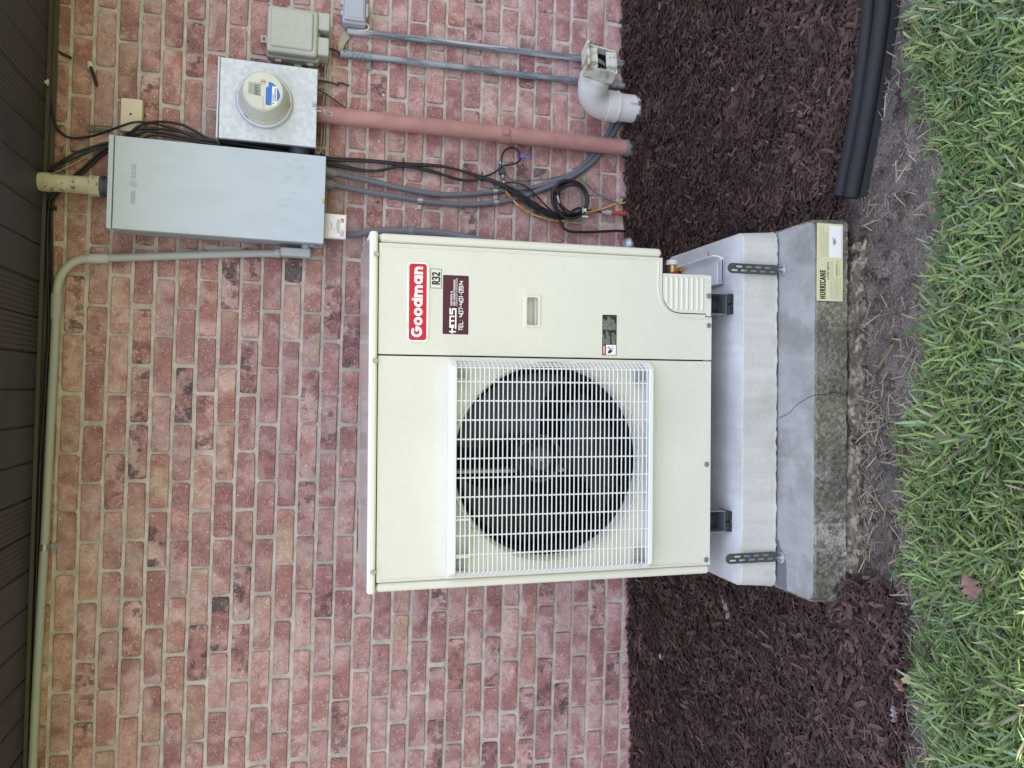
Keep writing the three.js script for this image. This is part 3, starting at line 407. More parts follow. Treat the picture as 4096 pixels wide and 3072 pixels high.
  // badge and stickers
  const badge = canvas(1515, 405, (g, w, h) => {
    g.fillStyle = '#f4f4f2'; g.fillRect(0, 0, w, h); g.fillStyle = '#c8102e'; g.beginPath(); g.roundRect(28, 30, w - 56, h - 66, 55); g.fill();
    g.strokeStyle = '#fbfbfa'; g.lineWidth = 49; g.lineCap = 'butt';
    const O = (cx, r = 56) => { g.beginPath(); g.ellipse(cx, 209, r, 58, 0, 0, 7); g.stroke(); }, bar = (x, y0, y1) => { g.beginPath(); g.moveTo(x, y0); g.lineTo(x, y1); g.stroke(); };
    const yo = 0; g.lineWidth = 50; g.beginPath(); g.arc(188, 180, 80, -0.75, -Math.PI * 2 + 0.02, true); g.stroke(); g.lineWidth = 44; g.beginPath(); g.moveTo(192, 182); g.lineTo(292, 182); g.stroke(); g.lineWidth = 49;
    O(390); O(568); O(740, 54); bar(806, 82, 292); O(1175, 54); bar(1241, 128, 292);
    const arch = (x, w2) => { g.beginPath(); g.moveTo(x + w2, 292); g.lineTo(x + w2, 205); g.arc(x + w2 / 2 + 2, 203, w2 / 2 - 2, 0, Math.PI, true); g.stroke(); };
    bar(870, 128, 292); arch(870, 92); arch(962, 88); bar(1310, 128, 292); arch(1310, 96);
  });
  mesh('brand_badge', [ext(rrect(0.2005, 0.4105, 1.1235, 1.1800, 0.0085), ZF + 0.0009, ZF + 0.0028, 0.0006)], M.white, ac);
  mesh('badge_print', decal(0.2008, 0.4102, 1.1238, 1.1797, ZF + 0.0034, 0.0083), mat(0xffffff, 0.35, { map: tex(badge, true, false) }), ac);
  const r32 = canvas(380, 215, (g, w, h) => { g.fillStyle = '#d9dccb'; g.fillRect(0, 0, w, h); g.strokeStyle = '#15181c'; g.lineWidth = 9; g.strokeRect(6, 6, w - 12, h - 12); g.fillStyle = '#15181c'; g.save(); g.translate(w / 2, 182); g.scale(0.72, 1); g.font = 'bold 205px sans-serif'; g.textAlign = 'center'; g.lineWidth = 10; g.strokeText('R32', 0, 0); g.fillText('R32', 0, 0); g.restore(); });
  mesh('refrigerant_sticker', decal(0.3435, 0.3955, 1.0885, 1.1195, ZF + 0.0014), mat(0xffffff, 0.45, { map: tex(r32, true, false) }), ac);
  const hms = canvas(1130, 510, (g, w, h) => {
    g.fillStyle = '#f0eeec'; g.fillRect(0, 0, w, h); g.fillStyle = '#4a1226'; g.beginPath(); g.roundRect(7, 7, w - 14, h - 14, 22); g.fill();
    g.strokeStyle = '#f6f4f2'; g.fillStyle = '#f6f4f2'; g.lineWidth = 27; g.lineJoin = 'round';
    const ln = (...p) => { g.beginPath(); p.forEach(([x, y], i) => (i ? g.lineTo(x, y) : g.moveTo(x, y))); g.stroke(); };
    ln([20, 190], [160, 190]); ln([58, 135], [58, 262]); ln([145, 135], [145, 230]); ln([175, 228], [175, 150], [345, 150], [345, 228]); ln([260, 150], [260, 228]); ln([500, 148], [395, 148], [395, 190], [485, 190], [485, 256], [110, 256]);
    g.font = 'bold 52px sans-serif'; g.fillText('HEATING &', 545, 190, 300); g.fillText('AIR CONDITIONING', 545, 246, 545); g.font = '40px sans-serif'; g.fillText('COMMERCIAL & RESIDENTIAL', 540, 286, 545);
    g.lineWidth = 13; g.lineJoin = 'miter'; let x = 85; const T = 318, B = 392, mid = 352;                                // squared digits, drawn as strokes
    const G = { T: [[[0, 0], [1, 0]], [[0.5, 0], [0.5, 1]]], E: [[[1, 0], [0, 0], [0, 1], [1, 1]], [[0, 0.5], [0.8, 0.5]]], L: [[[0, 0], [0, 1], [1, 1]]], ':': [[[0.4, 0.3], [0.4, 0.42]], [[0.4, 0.8], [0.4, 0.92]]], '4': [[[0, 0], [0, 0.6], [1, 0.6]], [[0.8, 0.2], [0.8, 1]]], '0': [[[0, 0], [1, 0], [1, 1], [0, 1], [0, 0]]], '7': [[[0, 0], [1, 0], [0.6, 1]]], '1': [[[0.3, 0], [0.6, 0], [0.6, 1]]], '9': [[[1, 0.5], [0, 0.5], [0, 0], [1, 0], [1, 1], [0, 1]]], '-': [[[0, 0.5], [1, 0.5]]] };
    for (const ch of 'TEL: 407-401-0914') { if (ch === ' ') { x += 40; continue; } const cw = ch === '1' ? 34 : ch === ':' ? 20 : ch === '-' ? 38 : 46; for (const s of G[ch]) ln(...s.map(([a, b]) => [x + a * cw, T + b * (B - T)])); x += cw + 15; }
  });
  mesh('installer_sticker', decal(0.2215, 0.3815, 1.014, 1.0865, ZF + 0.0014, 0.002), mat(0xffffff, 0.45, { map: tex(hms, true, false) }), ac);
  const wn = canvas(1060, 390, (g, w, h) => {
    g.fillStyle = '#e9e9df'; g.fillRect(0, 0, w, h); g.fillStyle = '#23281f'; g.fillRect(8, 8, w - 16, h - 16); g.fillStyle = '#d22a44'; g.fillRect(12, 30, 270, 55); g.fillStyle = '#fff'; g.font = 'bold 46px sans-serif'; g.fillText('⚠ DANGER', 20, 75, 255);
    g.fillStyle = '#f2f4f6'; g.fillRect(22, 108, 258, 255); g.strokeStyle = '#20242a'; g.fillStyle = '#20242a'; g.lineWidth = 26; g.beginPath(); g.moveTo(225, 155); g.lineTo(160, 250); g.stroke(); g.beginPath(); g.moveTo(60, 150); g.lineTo(150, 180); g.lineTo(160, 240); g.lineTo(120, 290); g.lineTo(105, 260); g.lineTo(60, 220); g.fill(); g.lineWidth = 10; for (let i = 0; i < 4; i++) { g.beginPath(); g.moveTo(160 + i * 22, 270 - i * 6); g.lineTo(175 + i * 22, 310 - i * 10); g.stroke(); }
    g.fillStyle = '#dfe3d8'; g.font = '32px sans-serif'; const col = (x, y, arr) => arr.forEach((s, i) => g.fillText(s, x, y + i * 36, 350));
    col(300, 60, ['ROTATING PARTS', 'HAZARD!', 'COULD CAUSE SERIOUS', 'INJURY TO HAND OR', 'BODILY PARTS.', '', 'Turn off power and', 'make sure fan stops', 'before servicing.']); col(665, 60, ['PIÈCES ROTATIVES', 'DANGEREUSES!', 'PEUT CAUSER DES', 'BLESSURES GRAVES AUX', 'MAINS ET AUX AUTRES', 'PARTIES DU CORPS.', 'Mettre hors tension', 'et attendre avant', "d'entretenir."]);
  });
  mesh('warning_label', decal(0.1735, 0.2895, 0.588, 0.6335, ZF + 0.0014), mat(0xffffff, 0.5, { map: tex(wn, true, false) }), ac);
}

// ---------------------------------------------------------------- electrical boxes on the wall
{
  const pn = thing('breaker_panel', 'tall light blue-grey steel breaker panel, largest box on the brick wall', 'electrical panel');
  const a = 0.4935, b = 0.7945;
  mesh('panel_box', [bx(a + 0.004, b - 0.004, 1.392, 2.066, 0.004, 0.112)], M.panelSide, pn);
  mesh('door', rb(a, b, 1.389, 2.0545, 0.108, 0.13, 0.002), M.panel, pn);
  mesh('top_strip', rb(a - 0.001, b + 0.001, 2.0575, 2.0725, 0.06, 0.131, 0.002), M.panel, pn);
  mesh('latch', [rb(0.632, 0.646, 1.3905, 1.3985, 0.130, 0.1335, 0.001)], M.brass, pn);
  const word = (s, x) => new TextGeometry(s, { font, size: 0.0135, depth: 0.0006, curveSegments: 3, bevelEnabled: false }).scale(0.56, 1, 1).translate(x, 1.9885, 0.1302);
  const ring = new THREE.TorusGeometry(0.0105, 0.0007, 6, 32).translate(0.6435, 1.995, 0.1305);
  const ge = new TextGeometry('GE', { font, size: 0.009, depth: 0.0005, curveSegments: 4, bevelEnabled: false }).scale(0.75, 1, 1).translate(0.6365, 1.9905, 0.1303);
  mesh('embossed_name', [word('GENERAL', 0.5755), ring, ge, word('ELECTRIC', 0.6605)], M.panelLogo, pn);
  mesh('knockout', rod(V(a + 0.003, 1.42, 0.055), V(a - 0.0015, 1.42, 0.055), 0.016, 0.016, 24), M.panelSide, pn);

  const mb = thing('meter_box', 'galvanized steel meter box with corroded lid beside the tall breaker panel', 'meter box');
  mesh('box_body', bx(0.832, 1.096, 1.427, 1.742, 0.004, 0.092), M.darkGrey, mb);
  const cs = poly([[0.828, 1.424], [1.099, 1.4255], [1.099, 1.7435], [0.8275, 1.742]]); const mh = new THREE.Path(); mh.absarc(0.966, 1.598, 0.082, 0, 7, true); cs.holes.push(mh);
  mesh('cover', uvm(ext(cs, 0.092, 0.110, 0.002, 32), 2), M.galv, mb);
  mesh('top_flange', rb(0.825, 1.1, 1.7445, 1.751, 0.03, 0.114, 0.002), M.galv, mb);
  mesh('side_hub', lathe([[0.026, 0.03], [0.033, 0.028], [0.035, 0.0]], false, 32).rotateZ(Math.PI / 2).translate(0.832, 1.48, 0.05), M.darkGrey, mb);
  mesh('hasp', [bx(0.967, 0.985, 1.4265, 1.442, 0.110, 0.1125), rod(V(0.976, 1.4335, 0.1125), V(0.976, 1.4335, 0.118), 0.006, 0.005, 12), bx(0.955, 0.96, 1.41, 1.432, 0.1, 0.104)], M.steel, mb);
  const seal = single('meter_seal', [rod(V(0.953, 1.4, 0.115), V(0.944, 1.372, 0.12), 0.011, 0.0115, 6)], M.clear, 'clear plastic seal tag on wire under the meter box', 'seal tag');
  mesh('seal_wire', tube(P2([[0.958, 1.43], [0.966, 1.415], [0.958, 1.402], [0.953, 1.4]], 0.113), 0.0011, 20, 5), M.steel, seal);
  mesh('lock_barrel', rod(V(0.952, 1.395, 0.115), V(0.946, 1.378, 0.119), 0.004, 0.004, 8), M.dark, seal);

  const mt = thing('electric_meter', 'round cream electric meter with blue face label plugged into the meter box', 'electric meter');
  const cx = 0.966, cy = 1.598, tilt = 0.0;
  mesh('socket_ring', lathe([[0.078, 0.106], [0.087, 0.112], [0.0925, 0.117], [0.0935, 0.1225], [0.090, 0.127], [0.084, 0.128], [0.080, 0.122]], true, 64).translate(cx, cy, 0), M.galv, mt);
  mesh('meter_cover', lathe([[0.0835, 0.118], [0.0835, 0.130], [0.079, 0.133], [0.077, 0.136], [0.0665, 0.205], [0.064, 0.210], [0.060, 0.2115], [0.058, 0.210], [0, 0.210]], true, 64).translate(cx, cy, 0), mat(rgb(0.62, 0.61, 0.53), 0.3), mt);
  for (const t of [0.5, 2.4, 4.6]) mesh('cover_slot', new THREE.BoxGeometry(0.003, 0.018, 0.006).translate(0.0835, 0, 0.127).rotateZ(t).translate(cx, cy, 0), M.black, mt);
  const face = canvas(640, 640, (g) => {
    const X = (v) => 320 + v, Yv = (v) => 320 - v;
    g.fillStyle = '#d3d1bd'; g.fillRect(0, 0, 640, 640);
    g.fillStyle = '#cac9b6'; g.strokeStyle = '#a5a28c'; g.lineWidth = 6; g.beginPath(); g.moveTo(X(-105), Yv(310)); g.lineTo(X(-105), Yv(0)); g.lineTo(X(-300), Yv(-10)); g.stroke();
    g.beginPath(); g.roundRect(X(-105), Yv(250), 235, 210, 16); g.fillStyle = '#b9b9a6'; g.fill(); g.stroke();
    g.fillStyle = '#8f9686'; g.fillRect(X(-95), Yv(165), 210, 115); g.fillStyle = '#9fa08c'; g.fillRect(X(-95), Yv(240), 210, 60);
    g.fillStyle = '#23281f'; g.font = 'bold 62px monospace'; g.fillText('44281', X(-90), Yv(95), 190); g.font = 'bold 34px monospace'; g.fillText('4.07', X(-85), Yv(56), 90);
    g.fillStyle = '#c4c1ab'; g.strokeStyle = '#97947e'; g.beginPath(); g.arc(X(158), Yv(5), 46, 0, 7); g.fill(); g.stroke(); g.fillStyle = '#55564c'; for (const d of [-16, 16]) { g.beginPath(); g.arc(X(166), Yv(d), 13, 0, 7); g.fill(); }
    g.fillStyle = '#2f6fc4'; g.beginPath(); g.moveTo(X(-240), Yv(-45)); g.lineTo(X(75), Yv(-45)); g.lineTo(X(80), Yv(-85)); g.lineTo(X(170), Yv(-85)); g.quadraticCurveTo(X(180), Yv(-150), X(110), Yv(-215)); g.quadraticCurveTo(X(20), Yv(-290), X(-80), Yv(-288)); g.quadraticCurveTo(X(-190), Yv(-250), X(-245), Yv(-120)); g.closePath(); g.fill();
    g.fillStyle = '#f0f1ee'; g.fillRect(X(-235), Yv(-150), 335, 82); g.fillStyle = '#2a2c30'; g.font = 'bold 34px sans-serif'; g.fillText('AG06333', X(-165), Yv(-182), 150); let q = X(-160); while (q < X(70)) { const w = rr(2, 6); g.fillRect(q, Yv(-190), w, 30); q += w + rr(2, 5); } g.fillStyle = '#c58299'; g.beginPath(); g.arc(X(-200), Yv(-178), 20, 0, 7); g.fill(); g.fillStyle = '#3b6b6f'; g.beginPath(); g.arc(X(-215), Yv(-85), 20, 0, 7); g.fill();
  });
  const fg = new THREE.CircleGeometry(0.0595, 48).translate(cx, cy, 0.2122); mesh('face_print', fg, mat(0xffffff, 0.25, { map: tex(face, true, false) }), mt);
  mesh('face_shield', [ext((() => { const s = new THREE.Shape(); s.absarc(0, 0, 0.0615, Math.PI * 0.56, Math.PI * 1.02, false); s.lineTo(-0.0205, 0.001); s.closePath(); return s; })(), 0.2124, 0.2145, 0.0006).translate(cx, cy, 0)], mat(rgb(0.62, 0.61, 0.53), 0.3), mt);

  // telephone interface box
  const nd = thing('telephone_box', 'grey-beige plastic telephone box above the meter box on the brick wall', 'utility box');
  mesh('box_back', rb(1.143, 1.311, 1.42, 1.6005, 0.008, 0.06, 0.012, 3), M.nid, nd);
  mesh('box_lid', rb(1.148, 1.308, 1.428, 1.5985, 0.04, 0.096, 0.012, 3), M.nid, nd);
  mesh('lid_panel', rb(1.163, 1.298, 1.444, 1.587, 0.085, 0.104, 0.009, 3), M.nid, nd);
  mesh('box_foot', rb(1.249, 1.311, 1.389, 1.432, 0.008, 0.085, 0.006, 3), M.nid, nd); mesh('box_foot', rb(1.160, 1.224, 1.389, 1.432, 0.008, 0.085, 0.006, 3), M.nid, nd);
  mesh('box_throat', bx(1.224, 1.249, 1.405, 1.43, 0.008, 0.03), M.dark, nd);
  const tab = (x0, x1, y0, y1, sl) => { const s = rrect(x0, x1, y0, y1, 0.002); s.holes.push(rrect(...sl, 0.0025, THREE.Path)); return ext(s, 0.012, 0.016, 0.0005); };
  mesh('mounting_tab', tab(1.206, 1.231, 1.598, 1.622, [1.212, 1.225, 1.607, 1.616]), M.nid, nd);
  mesh('mounting_tab', tab(1.112, 1.146, 1.481, 1.507, [1.117, 1.124, 1.487, 1.502]), M.nid, nd);
  mesh('mounting_tab', tab(1.305, 1.336, 1.488, 1.518, [1.321, 1.33, 1.495, 1.507]), M.nid, nd);
  for (const y of [1.56, 1.452]) mesh('lid_clip', rb(1.1345, 1.146, y - 0.011, y + 0.011, 0.03, 0.045, 0.002), M.nid, nd);
  mesh('hinge_screw', rod(V(1.323, 1.524, 0.02), V(1.323, 1.524, 0.05), 0.010, 0.011, 20), M.nid, nd);

  const jb = thing('junction_box', 'small lavender-grey plastic junction box above the two metal conduits', 'junction box');
  mesh('box_body', rb(1.298, 1.40, 1.262, 1.346, 0.008, 0.06, 0.006, 3), M.boxGrey, jb);
  mesh('box_lid', rb(1.3055, 1.398, 1.268, 1.341, 0.055, 0.072, 0.005, 3), M.boxGrey, jb); mesh('lid_face', rb(1.314, 1.394, 1.274, 1.334, 0.068, 0.0745, 0.003), M.boxGrey, jb);
  for (const x of [1.331, 1.368]) mesh('hinge', rb(x - 0.008, x + 0.008, 1.342, 1.353, 0.045, 0.062, 0.002), M.boxGrey, jb);
  mesh('hasp', rb(1.328, 1.375, 1.256, 1.266, 0.045, 0.062, 0.002), M.boxGrey, jb);

  const bp = thing('blank_cover_box', 'small blank ivory plastic box with one dark hole near the soffit', 'utility box');
  mesh('box_cover', rb(0.838, 0.949, 1.9925, 2.0598, 0.006, 0.040, 0.004, 3), M.beige, bp);
  mesh('hole', rod(V(0.896, 2.028, 0.0395), V(0.896, 2.028, 0.0405), 0.0040, 0.0040, 16), M.black, bp);

  const cd = thing('instruction_card', 'white printed instruction card in a clear holder under the breaker panel', 'card');
  const cardCanvas = canvas(400, 300, (g, w, h) => {   // text runs across the card as seen from the front
    g.fillStyle = '#f1ebe6'; g.fillRect(0, 0, w, h); g.fillStyle = '#2b2a2c'; g.textAlign = 'center'; g.font = 'bold 24px sans-serif'; g.fillText('RL Series', 200, 62); g.font = '15px sans-serif'; g.fillText('Surge Protective Device', 205, 34); g.fillText('Model: AG3000', 120, 108); g.font = 'bold 15px sans-serif'; g.fillText('INDICATOR LIGHTS', 200, 142);
    for (let i = 0; i < 4; i++) { g.fillRect(70 + i * 6, 154 + i * 13, 260 - i * 12, 5); } for (let i = 0; i < 6; i++) g.fillRect(24, 212 + i * 13, 90 + (i % 3) * 22, 5); g.fillStyle = '#c7835f'; g.fillRect(268, 212, 74, 62); g.fillStyle = '#e8d6c4'; g.fillRect(285, 226, 25, 20); g.fillStyle = '#39422c'; g.fillRect(315, 224, 18, 22);
  });
  mesh('card_print', decal(0.5265, 0.606, 1.3155, 1.3715, 0.0825), mat(0xffffff, 0.5, { map: tex(cardCanvas, true, false) }), cd);
  mesh('card_holder', [bx(0.5235, 0.6085, 1.3125, 1.389, 0.079, 0.0815), bx(0.5235, 0.525, 1.3125, 1.389, 0.06, 0.079)], M.white, cd);
  mesh('surge_body', rb(0.53, 0.60, 1.334, 1.39, 0.03, 0.078, 0.004), M.dark, cd);
}

// ---------------------------------------------------------------- pipes and conduits
{
  const cp = thing('painted_conduit', 'peeling cream-painted conduit from the breaker panel up into the soffit', 'conduit');
  mesh('pipe', uvm(rod(V(0.64, 2.135, 0.06), V(0.64, 2.32, 0.06), 0.0285, 0.0285, 32, true), 3), M.creamPaint, cp);
  mesh('strap', [rod(V(0.64, 2.252, 0.06), V(0.64, 2.283, 0.06), 0.0305, 0.0305, 32), rb(0.632, 0.648, 2.262, 2.268, 0.06, 0.094, 0.002)].map((g) => uvm(g, 3)), M.creamPaint, cp);
  mesh('coupling', uvm(rod(V(0.64, 2.107, 0.06), V(0.64, 2.138, 0.06), 0.034, 0.034, 32), 4), M.creamPaint, cp);
  mesh('hub', [rod(V(0.64, 2.094, 0.06), V(0.64, 2.107, 0.06), 0.034, 0.034, 32), rod(V(0.64, 2.07, 0.06), V(0.64, 2.094, 0.06), 0.030, 0.031, 32)], M.darkGrey, cp);

  const e1 = thing('metal_conduit', 'metal conduit streaked with white paint, running down from the junction box', 'conduit');
  mesh('pipe', rod(V(1.287, 1.326, 0.018), V(1.314, 0.14, 0.018), 0.0122, 0.0122, 20), M.emtPainted, e1);
  mesh('coupling', rod(V(1.2943, 1.027, 0.018), V(1.2938, 1.048, 0.018), 0.0142, 0.0142, 20), M.emt, e1);
  const e2 = thing('metal_conduit', 'plain grey metal conduit below the telephone box, held by one strap', 'conduit');
  mesh('pipe', uvm(rod(V(1.202, 1.349, 0.018), V(1.221, 0.18, 0.018), 0.0122, 0.0122, 20), 1), M.emt, e2);
  mesh('end_sleeve', rod(V(1.202, 1.349, 0.018), V(1.2034, 1.262, 0.018), 0.0150, 0.0150, 20), M.emt, e2);
  mesh('strap', [rod(V(1.2036, 1.255, 0.018), V(1.204, 1.237, 0.018), 0.0152, 0.0152, 20), rb(1.16, 1.205, 1.237, 1.255, 0.003, 0.007, 0.001), rb(1.205, 1.232, 1.237, 1.255, 0.003, 0.007, 0.001), rod(V(1.17, 1.246, 0.007), V(1.17, 1.246, 0.011), 0.005, 0.005, 6)], M.emt, e2);
  mesh('lower_strap', [rod(V(1.2183, 0.30, 0.018), V(1.2187, 0.282, 0.018), 0.0145, 0.0145, 20), rb(1.2187, 1.25, 0.282, 0.30, 0.003, 0.007, 0.001)], M.emt, e2);

  const pk = thing('service_conduit', 'thick pink-painted conduit from the meter box down to the mulch', 'conduit');
  mesh('pipe', uvm(rod(V(0.966, 1.425, 0.045), V(0.970, 0.225, 0.045), 0.0300, 0.0300, 36), 2), M.pink, pk);
  mesh('coupling', [rod(V(0.9672, 0.757, 0.045), V(0.9675, 0.722, 0.045), 0.0335, 0.0335, 36), rb(0.955, 0.98, 0.728, 0.75, 0.076, 0.085, 0.003)], M.pink, pk);
  mesh('end_cap', lathe([[0.0335, 0.06], [0.0345, 0.0], [0.031, -0.022], [0.02, -0.04], [0.0, -0.046]], false, 36).translate(0.97, 0.195, 0.045), M.pvcDark, pk);

  // white drain pipe with elbow and hood
  const vp = thing('pvc_vent_pipe', 'white plastic vent pipe with elbow rising from the mulch', 'vent pipe');
  const bx0 = V(1.108, 0.05, 0.09), top = V(1.108, 0.352, 0.09), dir = V(0.60, 0.03, 0.80).normalize(), R = 0.075, N = 20, el = [];
  for (let i = 0; i <= N; i++) { const t = i / N * Math.PI / 2; el.push(top.clone().addScaledVector(dir, R * (1 - Math.cos(t))).add(V(0, R * Math.sin(t), 0))); }
  mesh('pipe', rod(bx0, top.clone().add(V(0, -0.02, 0)), 0.0515, 0.0515, 40), M.pvc, vp);
  mesh('elbow', new THREE.TubeGeometry(curve(el), 24, 0.0545, 32), M.pvc, vp);
  const ce = el[N];
  mesh('collar', [rod(top.clone().add(V(0, -0.04, 0)), top.clone().add(V(0, 0.003, 0)), 0.0575, 0.0570, 40), rod(top.clone().add(V(0, -0.042, 0)), top.clone().add(V(0, -0.036, 0)), 0.059, 0.059, 40)], M.pvc, vp);
  mesh('collar', [rod(ce.clone().addScaledVector(dir, -0.004), ce.clone().addScaledVector(dir, 0.036), 0.0570, 0.0575, 40), rod(ce.clone().addScaledVector(dir, 0.033), ce.clone().addScaledVector(dir, 0.038), 0.059, 0.059, 40)], M.pvc, vp);
  const stubEnd = ce.clone().addScaledVector(dir, 0.085);
  mesh('pipe_stub', rod(ce.clone().addScaledVector(dir, 0.03), stubEnd, 0.0515, 0.0515, 40, true), M.pvc, vp);
  const pr = canvas(64, 256, (g) => { g.fillStyle = '#d6d3d0'; g.fillRect(0, 0, 64, 256); g.translate(16, 8); g.rotate(Math.PI / 2); g.fillStyle = '#77747c'; g.font = 'bold 44px sans-serif'; g.fillText('FLYING W', 0, 0, 240); });
  mesh('pipe_print', new THREE.CylinderGeometry(0.0518, 0.0518, 0.062, 12, 1, true, -0.14, 0.3).translate(1.108, 0.242, 0.09), mat(0xffffff, 0.4, { map: tex(pr, true, false) }), vp);
  const hood = thing('vent_hood', 'dirty white louvred hood on the end of the white vent pipe', 'vent hood');
  hood.position.copy(stubEnd); hood.quaternion.setFromUnitVectors(V(0, 0, 1), V(0.42, -0.05, 0.90).normalize()); hood.rotateZ(-0.12);
  const dirty = mat(0xffffff, 0.7, { map: tex(pixels(256, (u, v) => m3([206, 204, 192], [146, 148, 122], sst(0.45, 0.68, fbm(u, v, 6, 5))))) });
  const fr = rrect(-0.060, 0.060, -0.058, 0.060, 0.008); fr.holes.push(rrect(-0.053, 0.053, -0.051, 0.051, 0.004, THREE.Path));
  mesh('hood_frame', uvm(ext(fr, -0.02, 0.03, 0.002), 6), dirty, hood);
  mesh('hood_top', uvm(rb(-0.061, 0.061, 0.052, 0.064, -0.015, 0.045, 0.004), 6), dirty, hood);
  mesh('hood_bore', [lathe([[0.05, -0.03], [0.05, 0.004], [0.056, 0.005]], true, 36), new THREE.CircleGeometry(0.05, 32).translate(0, 0, -0.028)], M.dark, hood);
  const flap = (y, t) => uvm(rb(-0.051, 0.051, -0.0165, 0.0165, -0.0015, 0.0015, 0.001), 6).rotateX(t).translate(0, y, 0.024);
  mesh('flap', flap(0.034, -0.35), dirty, hood); mesh('flap', flap(-0.034, -0.15), dirty, hood);
  mesh('ribbed_side', Array.from({ length: 9 }, (_, i) => uvm(bx(-0.062, -0.056, -0.03 + i * 0.005, -0.0275 + i * 0.005, 0.0, 0.036), 6)), dirty, hood);

  // grey plastic conduit that runs up the wall and away under the soffit
  const gp = thing('plastic_conduit', 'long grey plastic conduit bending at the top and following the soffit', 'conduit');
  mesh('pipe', tube(P2([[0.4667, 1.525], [0.444, 1.614], [0.409, 2.095]].map((q, i) => (i === 1 ? [0.4605, 1.614] : i === 2 ? [0.4095, 2.105] : q)), 0.022), 0.0134, 40, 16), M.pvcGrey, gp);
  const bend = P2([[0.4085, 2.105], [0.4062, 2.137], [0.397, 2.178], [0.368, 2.212], [0.326, 2.232], [0.285, 2.237]], 0.022);
  mesh('elbow', tube(bend, 0.0136, 60, 18), mat(rgb(0.47, 0.48, 0.45), 0.45), gp);
  mesh('collar', rod(V(0.4105, 2.085, 0.022), V(0.406, 2.142, 0.022), 0.0165, 0.0162, 24), mat(rgb(0.50, 0.52, 0.52), 0.42), gp);
  mesh('collar', rod(V(0.284, 2.237, 0.022), V(0.20, 2.2375, 0.022), 0.0172, 0.0158, 24), M.pvcGrey, gp);
  mesh('pipe', tube(P2([[0.285, 2.237], [0.152, 2.2375], [-0.051, 2.2405], [-0.229, 2.243], [-0.431, 2.2455], [-0.638, 2.25], [-0.99, 2.257], [-1.271, 2.26], [-2.4, 2.262]], 0.022), 0.0134, 120, 16), M.pvcGrey, gp);
  mesh('strap', [rod(V(-0.542, 2.248, 0.022), V(-0.561, 2.248, 0.022), 0.0152, 0.0152, 20), rb(-0.561, -0.542, 2.212, 2.236, 0.002, 0.006, 0.001), rod(V(-0.5515, 2.219, 0.006), V(-0.5515, 2.219, 0.010), 0.005, 0.004, 8)], M.steel, gp);
  const lb = thing('conduit_body', 'grey plastic conduit elbow body on the side of the breaker panel', 'conduit body');
  mesh('body', rb(0.452, 0.486, 1.424, 1.536, 0.022, 0.058, 0.012, 4), M.pvcGrey, lb);
  mesh('cover', rb(0.455, 0.483, 1.431, 1.529, 0.056, 0.0635, 0.010, 4), mat(rgb(0.47, 0.49, 0.50), 0.4), lb);
  mesh('hub', [rod(V(0.467, 1.532, 0.03), V(0.466, 1.548, 0.025), 0.0165, 0.0165, 24), rod(V(0.48, 1.447, 0.045), V(0.499, 1.447, 0.045), 0.0165, 0.0165, 24)], M.pvcGrey, lb);
  for (const y of [1.44, 1.52]) mesh('screw', rod(V(0.469, y, 0.0635), V(0.469, y, 0.0655), 0.0035, 0.003, 12), M.steel, lb);

  // flexible conduits
  const ribs = tex(canvas(32, 8, (g) => { for (let i = 0; i < 32; i++) { const k = Math.round(150 + 80 * Math.sin(i / 32 * 6.283)); g.fillStyle = `rgb(${k},${k},${k})`; g.fillRect(i, 0, 1, 8); } }), false);
  const flexMat = (len) => mat(rgb(0.145, 0.15, 0.172), 0.48, { bumpMap: mul(ribs, len / 0.0075, 1), bumpScale: 0.0012 });
  const flex = (label, pts, z) => {
    const t = thing('flexible_conduit', label, 'flexible conduit', 'grey flexible conduits from the breaker panel to the ground'), c = curve(P2(pts, z));
    mesh('tube', new THREE.TubeGeometry(c, 160, 0.0104, 14), flexMat(c.getLength()), t);
    const a = V(pts[0][0], pts[0][1] + 0.004, 0.045), b = V(pts[1][0], pts[1][1], 0.04); mesh('connector', [rod(V(a.x, 1.392, a.z), V(a.x, 1.362, 0.036), 0.0165, 0.0165, 10), rod(V(a.x, 1.364, 0.036), V(a.x, 1.35, 0.034), 0.013, 0.012, 16)], mat(rgb(0.22, 0.23, 0.215), 0.5), t);
    return t;
  };
  const za = [0.042, 0.038, 0.02, 0.016, 0.014, 0.014, 0.014, 0.014, 0.014, 0.014, 0.014, 0.013, 0.012, 0.012, 0.013, 0.02, 0.03];
  const fa = flex('grey flexible conduit from the panel, nearer one to the black cable bundle', [[0.762, 1.385], [0.762, 1.363], [0.755, 1.251], [0.737, 1.111], [0.728, 0.967], [0.741, 0.851], [0.760, 0.759], [0.774, 0.697], [0.789, 0.605], [0.825, 0.513], [0.858, 0.451], [0.932, 0.377], [0.984, 0.340], [1.043, 0.303], [1.133, 0.266], [1.205, 0.229], [1.30, 0.16]], za);
  const fb = flex('grey flexible conduit from the panel, farther one from the black cable bundle', [[0.720, 1.383], [0.719, 1.362], [0.713, 1.250], [0.703, 1.110], [0.696, 0.995], [0.698, 0.879], [0.717, 0.755], [0.750, 0.647], [0.784, 0.574], [0.828, 0.482], [0.884, 0.401], [0.935, 0.351], [0.993, 0.314], [1.052, 0.277], [1.136, 0.240], [1.208, 0.203], [1.28, 0.15]], za.map((z) => z + 0.001));
  const clampOn = (t, x, y, s) => mesh('clamp', [rod(V(x, y + 0.009, 0.015), V(x, y - 0.009, 0.015), 0.0125, 0.0125, 16), rb(s > 0 ? x : x - 0.03, s > 0 ? x + 0.03 : x, y - 0.008, y + 0.008, 0.003, 0.007, 0.001), rod(V(x + s * 0.022, y, 0.007), V(x + s * 0.022, y, 0.011), 0.0045, 0.004, 8)], M.steel, t);
